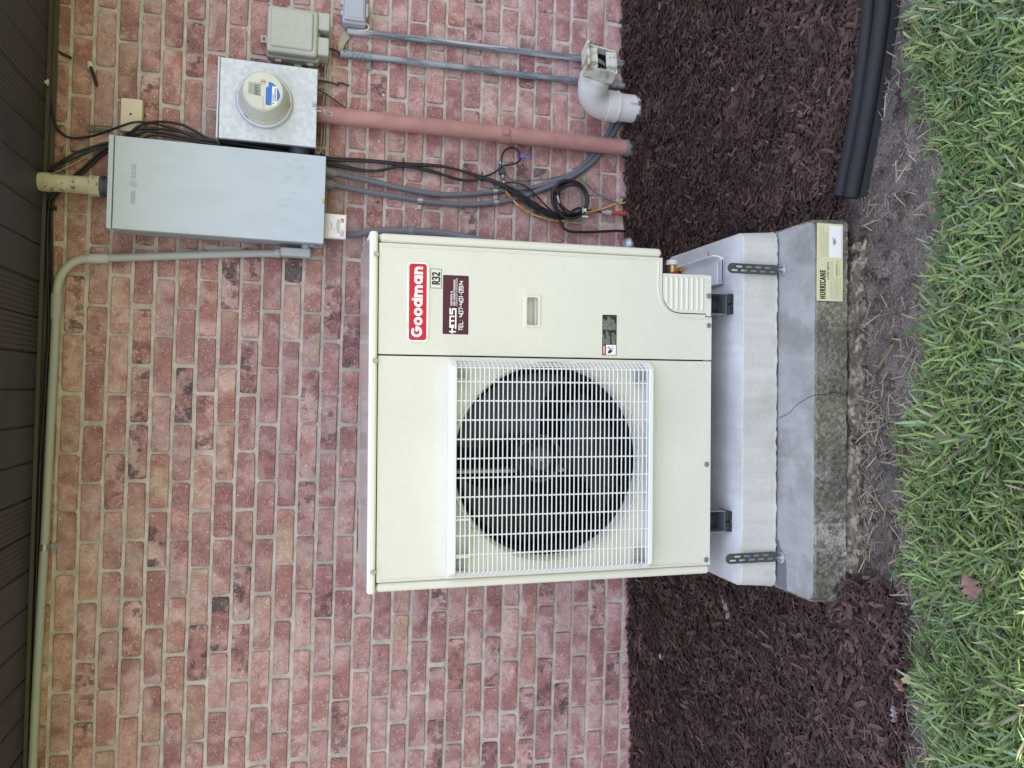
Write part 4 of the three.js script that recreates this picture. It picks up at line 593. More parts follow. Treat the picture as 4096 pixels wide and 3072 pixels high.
  clampOn(fb, 0.698, 1.045, -1); clampOn(fb, 0.717, 0.757, 1); clampOn(fa, 0.760, 0.762, 1);

  const wh = thing('whip_conduit', 'dark grey conduit from the breaker panel bottom to behind the air conditioner', 'conduit');
  mesh('tube', tube(P2([[0.537, 1.385], [0.546, 1.305], [0.553, 1.268], [0.569, 1.215], [0.578, 1.161], [0.583, 1.084], [0.585, 0.994], [0.575, 0.883], [0.54, 0.75], [0.45, 0.6], [0.40, 0.5]], [0.05, 0.04, 0.03, 0.022, 0.018, 0.018, 0.02, 0.03, 0.1, 0.3, 0.5]), 0.0130, 100, 14), M.whip, wh);
  mesh('joint', rod(V(0.5835, 1.084, 0.018), V(0.584, 1.068, 0.018), 0.0155, 0.0155, 20), M.pvcDark, wh);
  single('pipe_cap', [lathe([[0.0, 0.028], [0.014, 0.026], [0.024, 0.017], [0.028, 0.004], [0.0285, -0.012], [0.024, -0.014]], true, 32).rotateX(-0.9).rotateZ(-0.3).translate(0.588, 0.225, 0.055), rod(V(0.585, 0.215, 0.045), V(0.57, 0.15, 0.02), 0.02, 0.02, 20)], M.cap, 'small silver dome cap low on the wall behind the air conditioner', 'pipe cap');
  single('red_pipe_stub', [rod(V(0.7155, 0.296, 0.022), V(0.721, 0.16, 0.022), 0.0086, 0.0086, 18)], M.redPvc, 'short red plastic pipe sticking out of the mulch at the wall', 'pipe').add((() => { const m = mesh('connector', [rod(V(0.7152, 0.316, 0.022), V(0.7155, 0.294, 0.022), 0.0098, 0.0105, 12), rod(V(0.715, 0.334, 0.022), V(0.7152, 0.316, 0.022), 0.0062, 0.0068, 12)], M.pvcGrey); scene.remove(m); return m; })());
}

// ---------------------------------------------------------------- cables and wires
{
  const cab = (label, pts, z, r = 0.0034, m = M.cable, group, name = 'cable', cat = 'cable') => single(name, tube(P2(pts, z), r, pts.length * 12, 8), m, label, cat, group);
  const G = 'black cables bundled between the breaker panel and the coil', s = 'black cable of the bundle hanging from the breaker panel to the cable coil';
  cab('black cable of the bundle running closest to the pink conduit', [[0.827, 1.405], [0.823, 1.386], [0.829, 1.253], [0.830, 1.110], [0.835, 0.970], [0.823, 0.882], [0.809, 0.816], [0.771, 0.695], [0.720, 0.602], [0.682, 0.488], [0.699, 0.432]], [0.03, 0.02, 0.014, 0.016, 0.014, 0.014, 0.02, 0.03, 0.032, 0.03, 0.03], 0.0047);
  cab(s, [[0.817, 1.405], [0.815, 1.386], [0.822, 1.225], [0.822, 1.110], [0.830, 0.941], [0.802, 0.817], [0.772, 0.732], [0.722, 0.634], [0.683, 0.540], [0.689, 0.459]], [0.03, 0.022, 0.02, 0.02, 0.02, 0.022, 0.034, 0.038, 0.032, 0.026], 0.0047, M.cable, G);
  cab(s, [[0.808, 1.405], [0.807, 1.386], [0.798, 1.307], [0.792, 1.257], [0.795, 1.196], [0.821, 1.110], [0.812, 0.998], [0.791, 0.910], [0.791, 0.851], [0.800, 0.816], [0.745, 0.658], [0.696, 0.570], [0.685, 0.489]], [0.03, 0.02, 0.014, 0.014, 0.014, 0.016, 0.014, 0.014, 0.016, 0.018, 0.036, 0.034, 0.03], 0.0047, M.cable, G);
  cab(s, [[0.801, 1.405], [0.800, 1.386], [0.788, 1.279], [0.790, 1.219], [0.816, 1.110], [0.802, 0.970], [0.788, 0.864], [0.800, 0.811], [0.775, 0.732], [0.705, 0.621], [0.673, 0.515], [0.69, 0.44]], [0.03, 0.022, 0.018, 0.018, 0.022, 0.018, 0.018, 0.024, 0.038, 0.036, 0.028, 0.024], 0.0047, M.cable, G);
  cab('black cable looping round beside the ground block with a blue tie on it', [[0.805, 0.817], [0.827, 0.770], [0.854, 0.735], [0.864, 0.699], [0.878, 0.675], [0.899, 0.667], [0.923, 0.683], [0.929, 0.703], [0.910, 0.733], [0.874, 0.743], [0.858, 0.739]], [0.02, 0.016, 0.032, 0.03, 0.024, 0.022, 0.022, 0.022, 0.022, 0.022, 0.02], 0.0036);
  cab('black cable arching from the ground block across both flexible conduits', [[0.787, 0.745], [0.797, 0.698], [0.786, 0.650], [0.753, 0.606], [0.710, 0.555], [0.689, 0.517], [0.685, 0.467]], [0.02, 0.024, 0.034, 0.036, 0.034, 0.03, 0.028], 0.0034);
  cab('thick black cable end lying against the wall next to the air conditioner', [[0.675, 0.512], [0.659, 0.496], [0.645, 0.489], [0.632, 0.470], [0.631, 0.413], [0.641, 0.317], [0.648, 0.259], [0.648, 0.235]], 0.02, 0.0052);
  cab('black cable from the coil into the red pipe stub', [[0.705, 0.46], [0.722, 0.43], [0.717, 0.39], [0.716, 0.35], [0.715, 0.33]], 0.022, 0.0046);
  // the coil
  const cpts = []; for (let i = 0; i <= 150; i++) { const t = i / 150, a = t * Math.PI * 2 * 5.2 + 1.2, r = 0.064 + 0.010 * Math.sin(t * 21) + 0.006 * Math.sin(t * 53); cpts.push(V(0.749 + r * Math.cos(a), 0.467 + r * Math.sin(a), 0.036 + 0.018 * t + 0.004 * Math.sin(t * 40))); }
  const coil = single('cable_coil', tube(cpts, 0.0045, 420, 7), M.cable, 'coil of black cable hanging low on the brick wall', 'cable coil');
  mesh('connector', [rod(V(0.752, 0.527, 0.06), V(0.735, 0.522, 0.06), 0.0055, 0.0045, 10), rod(V(0.735, 0.522, 0.06), V(0.727, 0.518, 0.06), 0.0042, 0.0042, 6)], M.steel, coil);
  mesh('tie', [new THREE.TorusGeometry(0.0125, 0.0022, 6, 16).rotateX(1.2).translate(0.706, 0.418, 0.046), bx(0.702, 0.714, 0.408, 0.419, 0.055, 0.059), bx(0.682, 0.688, 0.398, 0.425, 0.05, 0.052)], M.white, coil);
  const ob = cab('orange cable sagging from behind the black bundle into the mulch', [[0.762, 0.72], [0.734, 0.695], [0.705, 0.658], [0.680, 0.602], [0.668, 0.521], [0.674, 0.471], [0.695, 0.434], [0.706, 0.396], [0.724, 0.339], [0.746, 0.288], [0.762, 0.229], [0.775, 0.17]], [0.02, 0.02, 0.02, 0.02, 0.02, 0.02, 0.026, 0.03, 0.024, 0.022, 0.022, 0.03], 0.0042, M.orange);
  cab('short orange cable with a metal end above the coil', [[0.832, 0.437], [0.818, 0.418], [0.805, 0.407]], 0.02, 0.0042, M.orange).add((() => { const m = mesh('connector', rod(V(0.805, 0.407, 0.02), V(0.79, 0.402, 0.02), 0.0058, 0.005, 10), M.steel); scene.remove(m); return m; })());
  cab('thin orange cable seen through the middle of the black coil', [[0.752, 0.52], [0.735, 0.505], [0.718, 0.478], [0.71, 0.455]], 0.016, 0.0036, M.orange);
  cab('thin green ground wire wandering across the wall to the mulch', [[0.834, 0.720], [0.814, 0.696], [0.816, 0.634], [0.829, 0.554], [0.848, 0.480], [0.844, 0.429], [0.829, 0.397], [0.797, 0.357], [0.774, 0.305], [0.763, 0.252], [0.778, 0.175]], 0.006, 0.0020, M.green, null, 'ground_wire', 'wire');
  cab('short green wire beside the grey end of the pink conduit', [[0.935, 0.245], [0.924, 0.232], [0.917, 0.19]], 0.02, 0.0020, M.green, null, 'ground_wire', 'wire');
  single('ground_block', [rod(V(0.862, 0.745, 0.02), V(0.842, 0.739, 0.02), 0.008, 0.0085, 12), rb(0.826, 0.847, 0.725, 0.748, 0.004, 0.026, 0.003), rod(V(0.826, 0.735, 0.02), V(0.79, 0.728, 0.02), 0.0052, 0.0046, 12)], M.darkGrey, 'small coaxial ground block with silver ends on the wall', 'ground block').add((() => { const g = new THREE.Group(); g.name = 'fittings'; scene.remove(g); const m = mesh('silver_ends', [rod(V(0.874, 0.743, 0.02), V(0.86, 0.744, 0.02), 0.0048, 0.0052, 10), rod(V(0.822, 0.734, 0.02), V(0.812, 0.732, 0.02), 0.0058, 0.0058, 10), rod(V(0.8, 0.73, 0.02), V(0.792, 0.728, 0.02), 0.0055, 0.0055, 10)], M.steel); scene.remove(m); return m; })());
  single('blue_tie', [bx(0.893, 0.905, 0.655, 0.669, 0.024, 0.032), bx(0.896, 0.9, 0.622, 0.66, 0.026, 0.028)], M.blue, 'bright blue cable tie on the looped black cable', 'cable tie');
  for (const [y, x, r, lab] of [[1.11, 0.822, 0.015, 'black tie holding the cable bundle midway below the panel'], [0.814, 0.803, 0.012, 'black tie on the cable bundle near the ground block']]) single('cable_tie', [new THREE.TorusGeometry(r, 0.0022, 6, 20).scale(1, 1, 0.8).rotateX(Math.PI / 2).translate(x, y, 0.016), bx(x + r - 0.002, x + r + 0.012, y - 0.002, y + 0.002, 0.02, 0.023)], M.black, lab, 'cable tie');
  // upper cables
  const GU = 'black cables passing between the ivory box and the breaker panel';
  cab('black cable from the white soffit bushing sagging over the ivory box', [[0.973, 2.283], [0.918, 2.275], [0.849, 2.262], [0.825, 2.25], [0.805, 2.218], [0.812, 2.163], [0.829, 2.105], [0.848, 2.055], [0.865, 2.013], [0.871, 1.972], [0.872, 1.928], [0.863, 1.869], [0.843, 1.784], [0.835, 1.708], [0.831, 1.626], [0.825, 1.5], [0.822, 1.40]], [0.03, 0.016, 0.012, 0.012, 0.012, 0.014, 0.034, 0.052, 0.056, 0.052, 0.03, 0.02, 0.018, 0.018, 0.02, 0.028, 0.03], 0.0042);
  const gu = (n) => n + ' of four black cables bunched between panel and meter box';
  cab(gu('second farthest out'), [[0.80, 2.06], [0.829, 2.038], [0.845, 2.005], [0.855, 1.957], [0.861, 1.884], [0.843, 1.809], [0.832, 1.708], [0.826, 1.626], [0.822, 1.522], [0.818, 1.40]], [0.03, 0.03, 0.046, 0.04, 0.02, 0.024, 0.03, 0.04, 0.04, 0.03], 0.0047, M.cable, GU);
  cab(gu('outermost'), [[0.80, 2.045], [0.847, 2.010], [0.871, 1.972], [0.885, 1.929], [0.886, 1.870], [0.865, 1.819], [0.848, 1.784], [0.835, 1.708], [0.825, 1.626], [0.82, 1.5]], [0.03, 0.05, 0.046, 0.03, 0.014, 0.014, 0.014, 0.024, 0.05, 0.05], 0.0047, M.cable, GU);
  cab(gu('second closest in'), [[0.80, 2.03], [0.826, 2.009], [0.840, 1.976], [0.845, 1.908], [0.837, 1.834], [0.833, 1.733], [0.824, 1.626], [0.815, 1.522], [0.81, 1.40]], [0.04, 0.05, 0.05, 0.03, 0.034, 0.04, 0.055, 0.06, 0.03], 0.0047, M.cable, GU);
  cab(gu('innermost'), [[0.80, 2.0], [0.826, 1.96], [0.825, 1.86], [0.818, 1.75], [0.81, 1.6], [0.805, 1.40]], [0.05, 0.06, 0.055, 0.05, 0.05, 0.03], 0.0047, M.cable, GU);
  cab('upper black cable slanting from the soffit to the breaker panel', [[0.68, 2.288], [0.689, 2.278], [0.724, 2.236], [0.757, 2.191], [0.780, 2.145], [0.801, 2.09], [0.805, 2.02]], 0.016, 0.0046);
  cab('second black cable slanting from the soffit to the breaker panel', [[0.672, 2.288], [0.685, 2.27], [0.717, 2.226], [0.745, 2.181], [0.768, 2.140], [0.79, 2.09], [0.795, 2.02]], 0.024, 0.0042);
  cab('dirty yellow wire slanting below the black soffit cables', [[0.670, 2.29], [0.682, 2.262], [0.698, 2.235], [0.722, 2.199], [0.750, 2.163], [0.780, 2.126], [0.797, 2.088]], 0.010, 0.0030, mat(rgb(0.46, 0.40, 0.24), 0.7), null, 'yellow_wire', 'wire');
  const u3 = [[0.79, 2.06], [0.789, 2.089], [0.762, 2.126], [0.731, 2.153], [0.691, 2.189], [0.652, 2.225], [0.615, 2.256], [0.591, 2.269], [0.564, 2.272], [0.405, 2.269], [0.303, 2.265], [0.202, 2.262], [0.121, 2.263], [0.049, 2.266], [-0.052, 2.267], [-0.153, 2.268], [-0.255, 2.269], [-0.436, 2.268], [-0.588, 2.268], [-0.789, 2.269], [-0.991, 2.27], [-1.272, 2.269], [-2.4, 2.268]];
  cab('black cable along the soffit corner, the one closest to the soffit', u3, 0.013, 0.0044);
  cab('black cable along the soffit corner, the one closest to the grey conduit', u3.map(([x, y], i) => [x - (i < 8 ? 0.005 : 0), y - 0.0085 - (i > 8 ? 0.0035 * Math.sin(i * 0.9) : 0)]), 0.012, 0.0044);
  cab('thin black cable running in front of the two soffit corner cables', u3.map(([x, y], i) => [x, y - 0.003 + (i > 8 ? 0.004 * Math.sin(i * 0.7 + 2) : 0)]), 0.022, 0.0036);
  single('cable_tie', [new THREE.TorusGeometry(0.013, 0.003, 6, 16).rotateY(Math.PI / 2).translate(0.565, 2.267, 0.016), rb(0.558, 0.572, 2.247, 2.256, 0.012, 0.03, 0.002)], M.black, 'black tie on the soffit cables beside the cream conduit', 'cable tie');
  single('soffit_bushing', [lathe([[0.004, -0.004], [0.010, -0.004], [0.011, 0.0], [0.005, 0.004], [0.004, 0.022]], false, 20).rotateX(0.2).translate(0.972, 2.282, 0.035)], M.white, 'white plastic bushing where the top cable leaves the soffit', 'bushing');
  const stub = cab('cut black cable with a white connector poking out of the brick', [[1.065, 2.167], [1.047, 2.160], [1.022, 2.150], [0.99, 2.142]], [0.004, 0.018, 0.02, 0.012], 0.0055, M.black, null, 'cut_cable');
  mesh('connector', [rod(V(1.062, 2.166, 0.008), V(1.044, 2.160, 0.02), 0.0075, 0.008, 12)], M.white, stub);
  const gw = 'thin beige wire running along the wall from the telephone box';
  const bw = mat(rgb(0.55, 0.5, 0.42), 0.6);
  cab('thin beige wire under the meter box, running nearest to it', [[1.281, 1.386], [1.207, 1.394], [1.123, 1.399], [1.079, 1.395], [1.034, 1.401], [0.967, 1.404], [0.900, 1.405], [0.838, 1.411], [0.822, 1.43]], 0.007, 0.0019, bw, null, 'thin_wire', 'wire');
  cab('thin beige wire below the meter box, running farthest from it', [[1.25, 1.375], [1.209, 1.385], [1.175, 1.383], [1.141, 1.390], [1.101, 1.391], [1.057, 1.389], [0.990, 1.393], [0.917, 1.395], [0.855, 1.40], [0.83, 1.43]], 0.006, 0.0019, bw, null, 'thin_wire', 'wire');
  cab('ragged dark rubber scrap hanging out below the meter box', [[1.097, 1.430], [1.096, 1.397], [1.093, 1.370], [1.089, 1.352], [1.096, 1.352], [1.097, 1.338], [1.092, 1.315]], 0.013, 0.0040, mat(rgb(0.06, 0.05, 0.045), 0.8), null, 'rubber_scrap', 'rubber scrap');
  cab('thin black wire slanting from the meter box to the pink conduit', [[1.065, 1.43], [1.053, 1.396], [1.030, 1.357], [1.0, 1.31]], 0.012, 0.0022, M.cable, null, 'thin_wire', 'wire');
  cab('short black feed cable from the telephone box into the metal conduit', [[1.218, 1.40], [1.212, 1.375], [1.204, 1.345]], 0.018, 0.0046, M.cable);
  cab('white cable loop at the corner of the small junction box', [[1.318, 1.262], [1.312, 1.252], [1.300, 1.252], [1.293, 1.262], [1.288, 1.285]], 0.03, 0.0034, M.white);
}

// ---------------------------------------------------------------- old marks and leftovers on the wall
{
  const blob = (pts, z, m, name, label, cat, t = 0.003) => single(name, wob(clean(ext((() => { const q = curve(pts.map(([x, y]) => V(x, y, 0)), true).getPoints(40).map((p) => [p.x, p.y]); return poly(q); })(), z, z + t, 0.0012)), 0.002, 70), m, label, cat);
  blob([[1.235, 1.357], [1.262, 1.350], [1.287, 1.338], [1.292, 1.322], [1.268, 1.316], [1.248, 1.330], [1.225, 1.338], [1.205, 1.352]], 0.001, mat(rgb(0.5, 0.45, 0.35), 0.9, { bumpMap: mul(grain, 5), bumpScale: 0.003 }), 'caulk_patch', 'yellowed smear of caulk beside the top end of the painted metal conduit', 'caulk patch', 0.006);
  blob([[1.092, 2.262], [1.086, 2.240], [1.078, 2.222], [1.070, 2.222], [1.074, 2.240], [1.082, 2.258]], 0.002, mat(rgb(0.02, 0.018, 0.018), 0.7), 'tar_smear', 'black tar smear on the bricks close to the soffit', 'tar smear');
  blob([[0.47, 1.79], [0.482, 1.77], [0.478, 1.73], [0.483, 1.69], [0.475, 1.66], [0.462, 1.68], [0.455, 1.72], [0.46, 1.77]], 0.001, mat(rgb(0.5, 0.47, 0.42), 0.9, { bumpMap: mul(grain, 5), bumpScale: 0.003 }), 'mortar_smear', 'pale smear of mortar on the bricks beside the left edge of the breaker panel', 'mortar smear', 0.003);
  blob([[-0.515, 0.87], [-0.50, 0.845], [-0.515, 0.825], [-0.545, 0.83], [-0.552, 0.855], [-0.535, 0.872]], 0.001, mat(rgb(0.58, 0.52, 0.49), 0.9), 'mortar_smear', 'pale round splash of mortar on the bricks left of the air conditioner', 'mortar smear', 0.002);
  const cl = single('metal_clip', [rb(0.833, 0.855, 2.145, 2.166, 0.001, 0.008, 0.001), rb(0.838, 0.850, 2.098, 2.146, 0.001, 0.005, 0.001)], mat(rgb(0.12, 0.12, 0.11), 0.6), 'rusty old metal clip on the bricks behind the sagging top cable', 'metal clip');
  single('wire_scrap', tube(P2([[0.70, 2.288], [0.695, 2.262], [0.688, 2.238], [0.676, 2.222]], [0.02, 0.012, 0.008, 0.008]), 0.0016, 24, 6), mat(rgb(0.4, 0.38, 0.33), 0.7), 'thin pale wire curling down from the soffit by the black cables', 'wire');
  for (const [x, y, w] of [[1.077, 1.19, 'below the metal conduit straps'], [0.905, 1.20, 'between the pink conduit and the cable bundle']]) single('wall_anchor', [lathe([[0.0016, 0.001], [0.0016, 0.004], [0.0042, 0.0045], [0.0045, 0.001]], true, 14).translate(x, y, 0)], M.white, 'tiny round white plastic wall plug ' + w, 'wall plug');
}

// ---------------------------------------------------------------- black lawn edging, small things lying about
{
  const ed = thing('lawn_edging', 'length of black plastic double-bead lawn edging lying along the mulch', 'lawn edging');
  const A = [[1.7, 1.20], [1.4, 1.200], [1.046, 1.185], [0.931, 1.171], [0.816, 1.151], [0.703, 1.119], [0.562, 1.076]].map(([x, z]) => V(x, gy(x, z) + 0.034, z)), B = [[1.7, 1.243], [1.4, 1.243], [1.026, 1.228], [0.914, 1.212], [0.803, 1.187], [0.692, 1.156], [0.548, 1.118]].map(([x, z]) => V(x, gy(x, z) + 0.030, z));
  const bead = (p, r) => { const c = curve(p), g = new THREE.TubeGeometry(c, 80, r, 16, false), e = p[p.length - 1]; return [g, new THREE.CircleGeometry(r, 16).rotateY(-Math.PI / 2).translate(e.x, e.y, e.z)]; };
  mesh('bead', bead(A, 0.0195), M.edging, ed); mesh('bead', bead(B, 0.0205), M.edging, ed);
  const fl = []; const cB = curve(B), n = 60; for (let i = 0; i <= n; i++) { const p = cB.getPoint(i / n); fl.push(p); }
  const pos = []; for (let i = 0; i < n; i++) { const a = fl[i], b = fl[i + 1], w = (q, k) => V(q.x + k * 0.003, q.y - 0.014 - k * 0.024, q.z + 0.015 + 0.009 * k), t = [[w(a, 0), w(b, 0), w(b, 1), w(a, 1)], [w(a, 0.0), w(a, 1), w(b, 1), w(b, 0)]]; for (const [p, q, r, s] of [t[0]]) for (const v of [p, q, r, p, r, s]) pos.push(v.x, v.y, v.z); for (const [p, q, r, s] of [t[1]]) for (const v of [p, q, r, p, r, s]) pos.push(v.x + 0.0, v.y - 0.003, v.z); }
  const fg = new THREE.BufferGeometry(); fg.setAttribute('position', new THREE.Float32BufferAttribute(pos, 3)); fg.computeVertexNormals(); fg.setAttribute('uv', new THREE.Float32BufferAttribute(new Float32Array(pos.length / 3 * 2), 2));
  mesh('flange', fg, M.edging, ed);

  const leafGeo = (len, w, curl) => { const nx = 10, ny = 5, p = [], id = []; for (let i = 0; i <= nx; i++) for (let j = 0; j <= ny; j++) { const t = i / nx, s = j / ny * 2 - 1, ww = w * Math.pow(Math.sin(Math.PI * Math.pow(t, 0.8)), 0.7) * (1 + 0.32 * Math.sin(t * 23)); p.push((t - 0.5) * len, curl * (s * s * 0.4 + (t - 0.5) ** 2 * 1.5) + 0.0045 * Math.sin(i * 1.9 + j * 2.3), s * ww * 0.5); } for (let i = 0; i < nx; i++) for (let j = 0; j < ny; j++) { const a = i * (ny + 1) + j; id.push(a, a + 1, a + ny + 1, a + 1, a + ny + 2, a + ny + 1); } const g = new THREE.BufferGeometry(); g.setAttribute('position', new THREE.Float32BufferAttribute(p, 3)); g.setIndex(id); g.computeVertexNormals(); return g; };
  const leaf = (x, z, y, len, w, turn, col, label) => { const o = single('dead_leaf', leafGeo(len, w, 0.012), mat(col, 0.8), label, 'leaf'); o.position.set(x, y, z); o.rotation.set(rr(-0.2, 0.2), turn, rr(-0.2, 0.2)); };
  leaf(-0.381, 1.572, 0.072, 0.056, 0.040, 0.4, rgb(0.23, 0.135, 0.10), 'large pinkish-brown dead leaf lying on top of the grass');
  leaf(-0.682, 1.318, gy(-0.682, 1.318) + 0.03, 0.042, 0.022, 1.2, rgb(0.28, 0.15, 0.10), 'small brown oval dead leaf at the mulch edge');
  leaf(-0.76, 1.30, gy(-0.76, 1.30) + 0.03, 0.038, 0.018, 0.2, rgb(0.30, 0.29, 0.27), 'small grey dead leaf at the mulch edge');
  leaf(-0.659, 1.345, gy(-0.659, 1.345) + 0.03, 0.04, 0.02, 2.2, rgb(0.48, 0.38, 0.24), 'curled tan dead leaf between the mulch and the grass');
  leaf(1.01, 0.62, gy(1.01, 0.62) + 0.028, 0.03, 0.014, 0.9, rgb(0.36, 0.33, 0.28), 'pale dead leaf on the mulch beyond the white vent pipe');
  const pb = single('white_pebble', wob(new THREE.IcosahedronGeometry(0.013, 3).scale(1, 0.8, 0.9), 0.006, 60), mat(rgb(0.5, 0.46, 0.42), 0.9), 'round pale pebble lying on the dark mulch', 'pebble'); pb.position.set(-0.954, gy(-0.954, 0.25) + 0.022, 0.25);
  const wd = single('driftwood_piece', wob(new THREE.BoxGeometry(0.075, 0.012, 0.02, 14, 3, 5), 0.008, 40), mat(rgb(0.25, 0.23, 0.22), 0.95), 'weathered grey piece of wood on the mulch below the pads', 'wood piece'); wd.position.set(-0.683, gy(-0.683, 0.592) + 0.022, 0.592); wd.rotation.y = 0.5;
  const stk = single('stick', tube([V(0.09, 0.012, 1.205), V(0.11, 0.016, 1.225), V(0.125, 0.014, 1.24), V(0.145, 0.016, 1.258)], 0.004, 20, 7), mat(rgb(0.16, 0.12, 0.07), 0.95), 'short brown stick lying on the bare soil', 'stick');
}

// ---------------------------------------------------------------- mulch, straw, grass
seedN = 4242;
const inst = (name, geo, m, spots, colors) => {
  const o = new THREE.InstancedMesh(geo, m, spots.length); o.name = name; o.castShadow = o.receiveShadow = true;
  spots.forEach((s, i) => { o.setMatrixAt(i, s); if (colors) o.setColorAt(i, colors(i)); }); scene.add(o); return tag(o, null, null, null, 'stuff');
};
const E3 = new THREE.Euler(), Q3 = new THREE.Quaternion(), place = (x, y, z, rx, ry, rz, s) => new THREE.Matrix4().compose(V(x, y, z), Q3.setFromEuler(E3.set(rx, ry, rz, 'YXZ')), V(s, s, s));
function chips(n, spread, lmin, lmax, wmin, wmax) {
  const pos = [];
  for (let c = 0; c < n; c++) {
    const len = rr(lmin, lmax) * (rnd() < 0.12 ? 1.7 : 1), w = rr(wmin, wmax) * (rnd() < 0.14 ? 2.0 : 1), t = w * rr(0.25, 0.6), bendA = rr(-0.05, 0.05), ctr = V(rr(-spread, spread), rr(-0.004, 0.008), rr(-spread, spread));
    E3.set(rr(-0.35, 0.35), rr(0, 6.28), rr(-0.28, 0.28), 'YXZ'); const q = new THREE.Quaternion().setFromEuler(E3), st = [[-0.5, 0.5], [-0.3, 1], [0.3, 0.9], [0.5, 0.4]].map(([s, k]) => [[-1, 0], [0, 1], [1, 0], [0, -1]].map(([a, b]) => V(s * len, b * t * k * 0.5 + bendA * len * s * s, a * w * k * 0.5 + rr(-0.1, 0.1) * w).applyQuaternion(q).add(ctr)));
    for (let i = 0; i < 3; i++) for (let j = 0; j < 4; j++) { const a = st[i][j], b = st[i][(j + 1) % 4], d = st[i + 1][j], e = st[i + 1][(j + 1) % 4]; for (const v of [a, d, e, a, e, b]) pos.push(v.x, v.y, v.z); }
  }
  const g = new THREE.BufferGeometry(); g.setAttribute('position', new THREE.Float32BufferAttribute(pos, 3)); g.computeVertexNormals(); return g;
}
{
  const spots = [], inPad = (x, z) => x > -0.54 && x < 0.50 && z > 0.42 && z < 1.10;
  for (let i = 0; i < 21000; i++) { const x = rr(-2.2, 2.0), z = rr(0.0, 1.3), e = mulchEdge(x) + (x > 0.5 ? rr(-0.02, 0.012) : rr(-0.05, 0.03) + (rnd() < 0.25 ? rr(0, 0.11) : 0)); if (z > e || inPad(x, z)) continue; spots.push(place(x, gy(x, z) + 0.010 + rr(-0.004, 0.012), z, rr(-0.25, 0.25), rr(0, 6.28), rr(-0.25, 0.25), rr(0.75, 1.25))); }
  for (let i = 0; i < 130; i++) { const x = rr(-0.6, 1.4), z = rr(1.09, 1.3); spots.push(place(x, gy(x, z) + 0.003, z, 0, rr(0, 6.28), 0, rr(0.25, 0.6))); }
  const c = new THREE.Color();
  inst('mulch', chips(13, 0.036, 0.006, 0.040, 0.0018, 0.0072), mat(0xffffff, 0.85), spots, () => { const k = Math.pow(rnd(), 1.6), b = rr(0.5, 1.5); return c.setRGB((0.037 + 0.075 * k) * b, (0.0172 + 0.043 * k) * b, (0.0128 + 0.034 * k) * b); });
  const pale = []; for (let i = 0; i < 420; i++) { const x = rr(-2, 1.9), z = rr(0.02, 1.2); if (z > mulchEdge(x) || inPad(x, z)) continue; pale.push(place(x, gy(x, z) + 0.024, z, rr(-0.3, 0.3), rr(0, 6.28), rr(-0.3, 0.3), rr(0.5, 1.3))); }
  inst('pale_wood_chips', chips(1, 0.01, 0.012, 0.04, 0.002, 0.005), mat(0xffffff, 0.9), pale, () => { const b = rr(0.5, 1.1); return c.setRGB(0.30 * b, 0.20 * b, 0.15 * b); });
  const grit = []; for (let i = 0; i < 5000; i++) { const x = rr(-1.1, 1.7), z = rr(1.08, 1.4); if (z < 1.13 && x > -0.5 && x < 0.5) continue; grit.push(place(x, gy(x, z) - 0.002, z, rr(0, 6), rr(0, 6), 0, rr(0.4, 1.5) * (rnd() < 0.03 ? 2.2 : 1))); }
  inst('soil_grit', new THREE.IcosahedronGeometry(0.0022, 0), mat(0xffffff, 0.95), grit, () => { const b = rr(0.35, 1.3); return c.setRGB(0.17 * b, 0.145 * b, 0.135 * b); });
  const straw = []; for (let i = 0; i < 900; i++) { const x = rr(-1.0, 1.4), le = lawnEdge(x), t = Math.pow(rnd(), 1.5), z = rnd() < 0.45 && x < 0.55 && x > -0.5 ? rr(1.145, 1.20) : le - 0.16 * t + 0.05; if (z < 1.1 && x > -0.5) continue; const dense = vn(x * 5 + 60, z * 9 + 60, 255); if (rnd() > dense * (x < 0.1 ? 1.3 : 0.45)) continue; straw.push(place(x, gy(x, z) + 0.006, z, rr(-0.2, 0.2), rr(0, 6.28), rr(-0.2, 0.2), rr(0.5, 1.2))); }
  inst('dry_straw', chips(4, 0.03, 0.02, 0.06, 0.0010, 0.0024), mat(0xffffff, 0.9), straw, () => { const b = rr(0.45, 1.1); return c.setRGB(0.34 * b, 0.28 * b, 0.19 * b); });
}
seedN = 991;
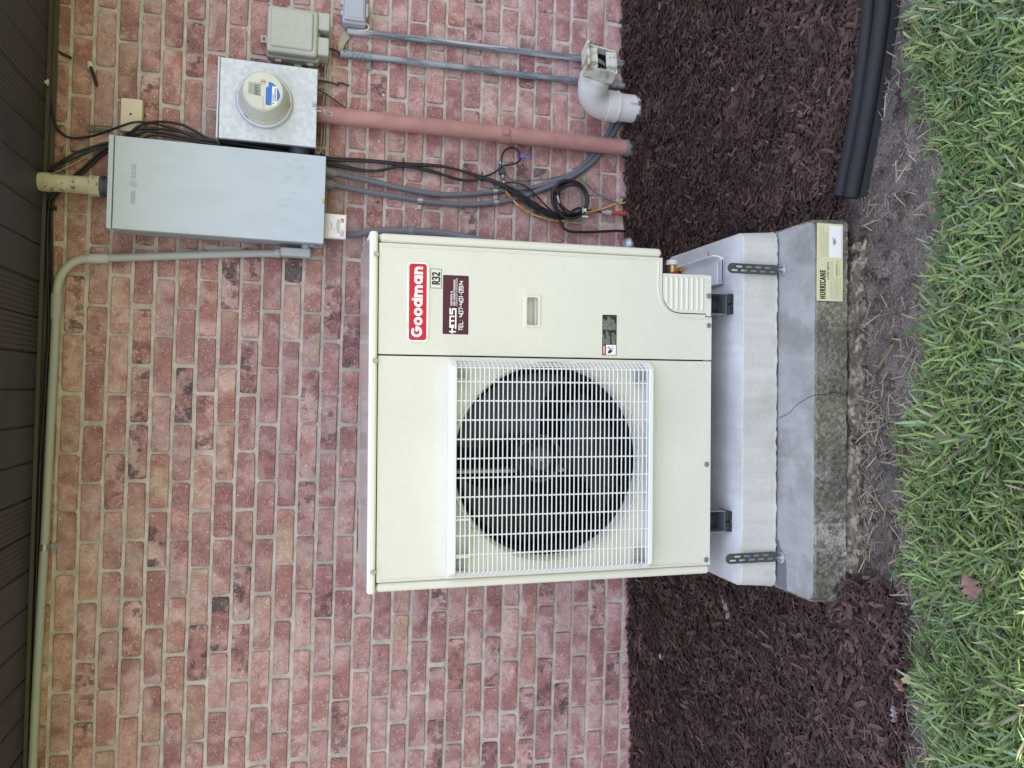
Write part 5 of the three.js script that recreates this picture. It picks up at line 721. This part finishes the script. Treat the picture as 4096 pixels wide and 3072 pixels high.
function tuft(n, spread, hmin, hmax, w) {
  const pos = [];
  for (let k = 0; k < n; k++) {
    const len = rr(hmin, hmax), ww = w * rr(0.7, 1.25), turn = rr(0, 6.28), lean = rr(0.5, 2.3), b = V(rr(-spread, spread), -0.004, rr(-spread, spread)), d = V(Math.cos(turn), 0, Math.sin(turn)), sd = V(-Math.sin(turn), 0, Math.cos(turn)), roll = rr(-0.8, 0.8), twist = rr(-0.5, 0.6);
    const S = 5, row = []; let p = b.clone(), a = 0.1 + lean * 0.42;
    for (let i = 0; i <= S; i++) { const t = i / S, wd = ww * 0.5 * (t < 0.75 ? 0.75 + 0.35 * t : mix(1.0, 0.25, (t - 0.75) / 0.25)), f = 0.0012 * (1 - t); row.push([p.clone().addScaledVector(sd, -wd).add(V(0, roll * wd, 0)), p.clone().add(V(0, -f, 0)), p.clone().addScaledVector(sd, wd).add(V(0, -roll * wd, 0))]); a = Math.min(a + (0.1 + lean * 0.5 + twist) / S, 1.72); p = p.clone().addScaledVector(d, Math.sin(a) * len / S).add(V(0, Math.cos(a) * len / S, 0)); }
    for (let i = 0; i < S; i++) for (let j = 0; j < 2; j++) { const A = row[i][j], B = row[i][j + 1], C = row[i + 1][j], D = row[i + 1][j + 1]; for (const v of [A, C, D, A, D, B]) pos.push(v.x, v.y, v.z); }
  }
  const g = new THREE.BufferGeometry(); g.setAttribute('position', new THREE.Float32BufferAttribute(pos, 3)); g.computeVertexNormals(); return g;
}
{
  const c = new THREE.Color(), blade = new THREE.MeshPhysicalMaterial({ color: 0xffffff, roughness: 0.55, side: THREE.DoubleSide, transmission: 0.35, thickness: 0 });
  const spots = [], low = [];
  for (let i = 0; i < 17000; i++) {
    const x = rr(-2.3, 2.3), z = rr(1.2, 2.5), e = lawnEdge(x) + 0.07 * (vn(x * 14 + 80, 20.5, 255) - 0.5) + 0.03 * (rnd() - 0.5), t = z - e; if (t < 0 || rnd() > 0.25 + t * 9) continue;
    spots.push(place(x, (t < 0.1 ? gy(x, z) : 0.012 * x) + 0.004, z, 0, rr(0, 6.28), 0, rr(0.55, 1.2) * mix(0.5, 1, sst(0, 0.14, t)) * (0.7 + 0.5 * vn(x * 9 + 60, z * 9 + 60, 255))));
  }
  inst('grass', tuft(22, 0.045, 0.020, 0.074, 0.0056), blade, spots, () => { const k = rnd(), b = rr(0.45, 1.4); return k < 0.07 ? c.setRGB(0.36 * b, 0.31 * b, 0.17 * b) : k > 0.85 ? c.setRGB(0.23 * b, 0.33 * b, 0.16 * b) : c.setRGB((0.14 + 0.16 * k) * b, (0.24 + 0.14 * k) * b, (0.06 + 0.035 * k) * b); });
  for (let i = 0; i < 5200; i++) { const x = rr(-1.5, 1.6), z = rr(1.18, 1.6), t = z - lawnEdge(x) + 0.02; if (t < 0 || rnd() > 0.12 + t * 5) continue; if (low.length < 900) low.push(place(x, gy(x, z) + 0.002, z, 0, rr(0, 6.28), 0, rr(0.5, 1))); }
  inst('clover', (() => { const g = []; for (let i = 0; i < 5; i++) { const a = rr(0, 6.28), d = rr(0.004, 0.028), s = rr(0.005, 0.009), h = rr(0.008, 0.03); g.push(new THREE.CircleGeometry(s, 8).rotateX(-Math.PI / 2 + rr(-0.5, 0.5)).rotateY(rr(0, 6)).translate(d * Math.cos(a), h, d * Math.sin(a))); } return merge(g); })(), blade, low, () => { const b = rr(0.6, 1.1); return c.setRGB(0.10 * b, 0.20 * b, 0.05 * b); });
}
console.log('done');
renderer.render(scene, camera);
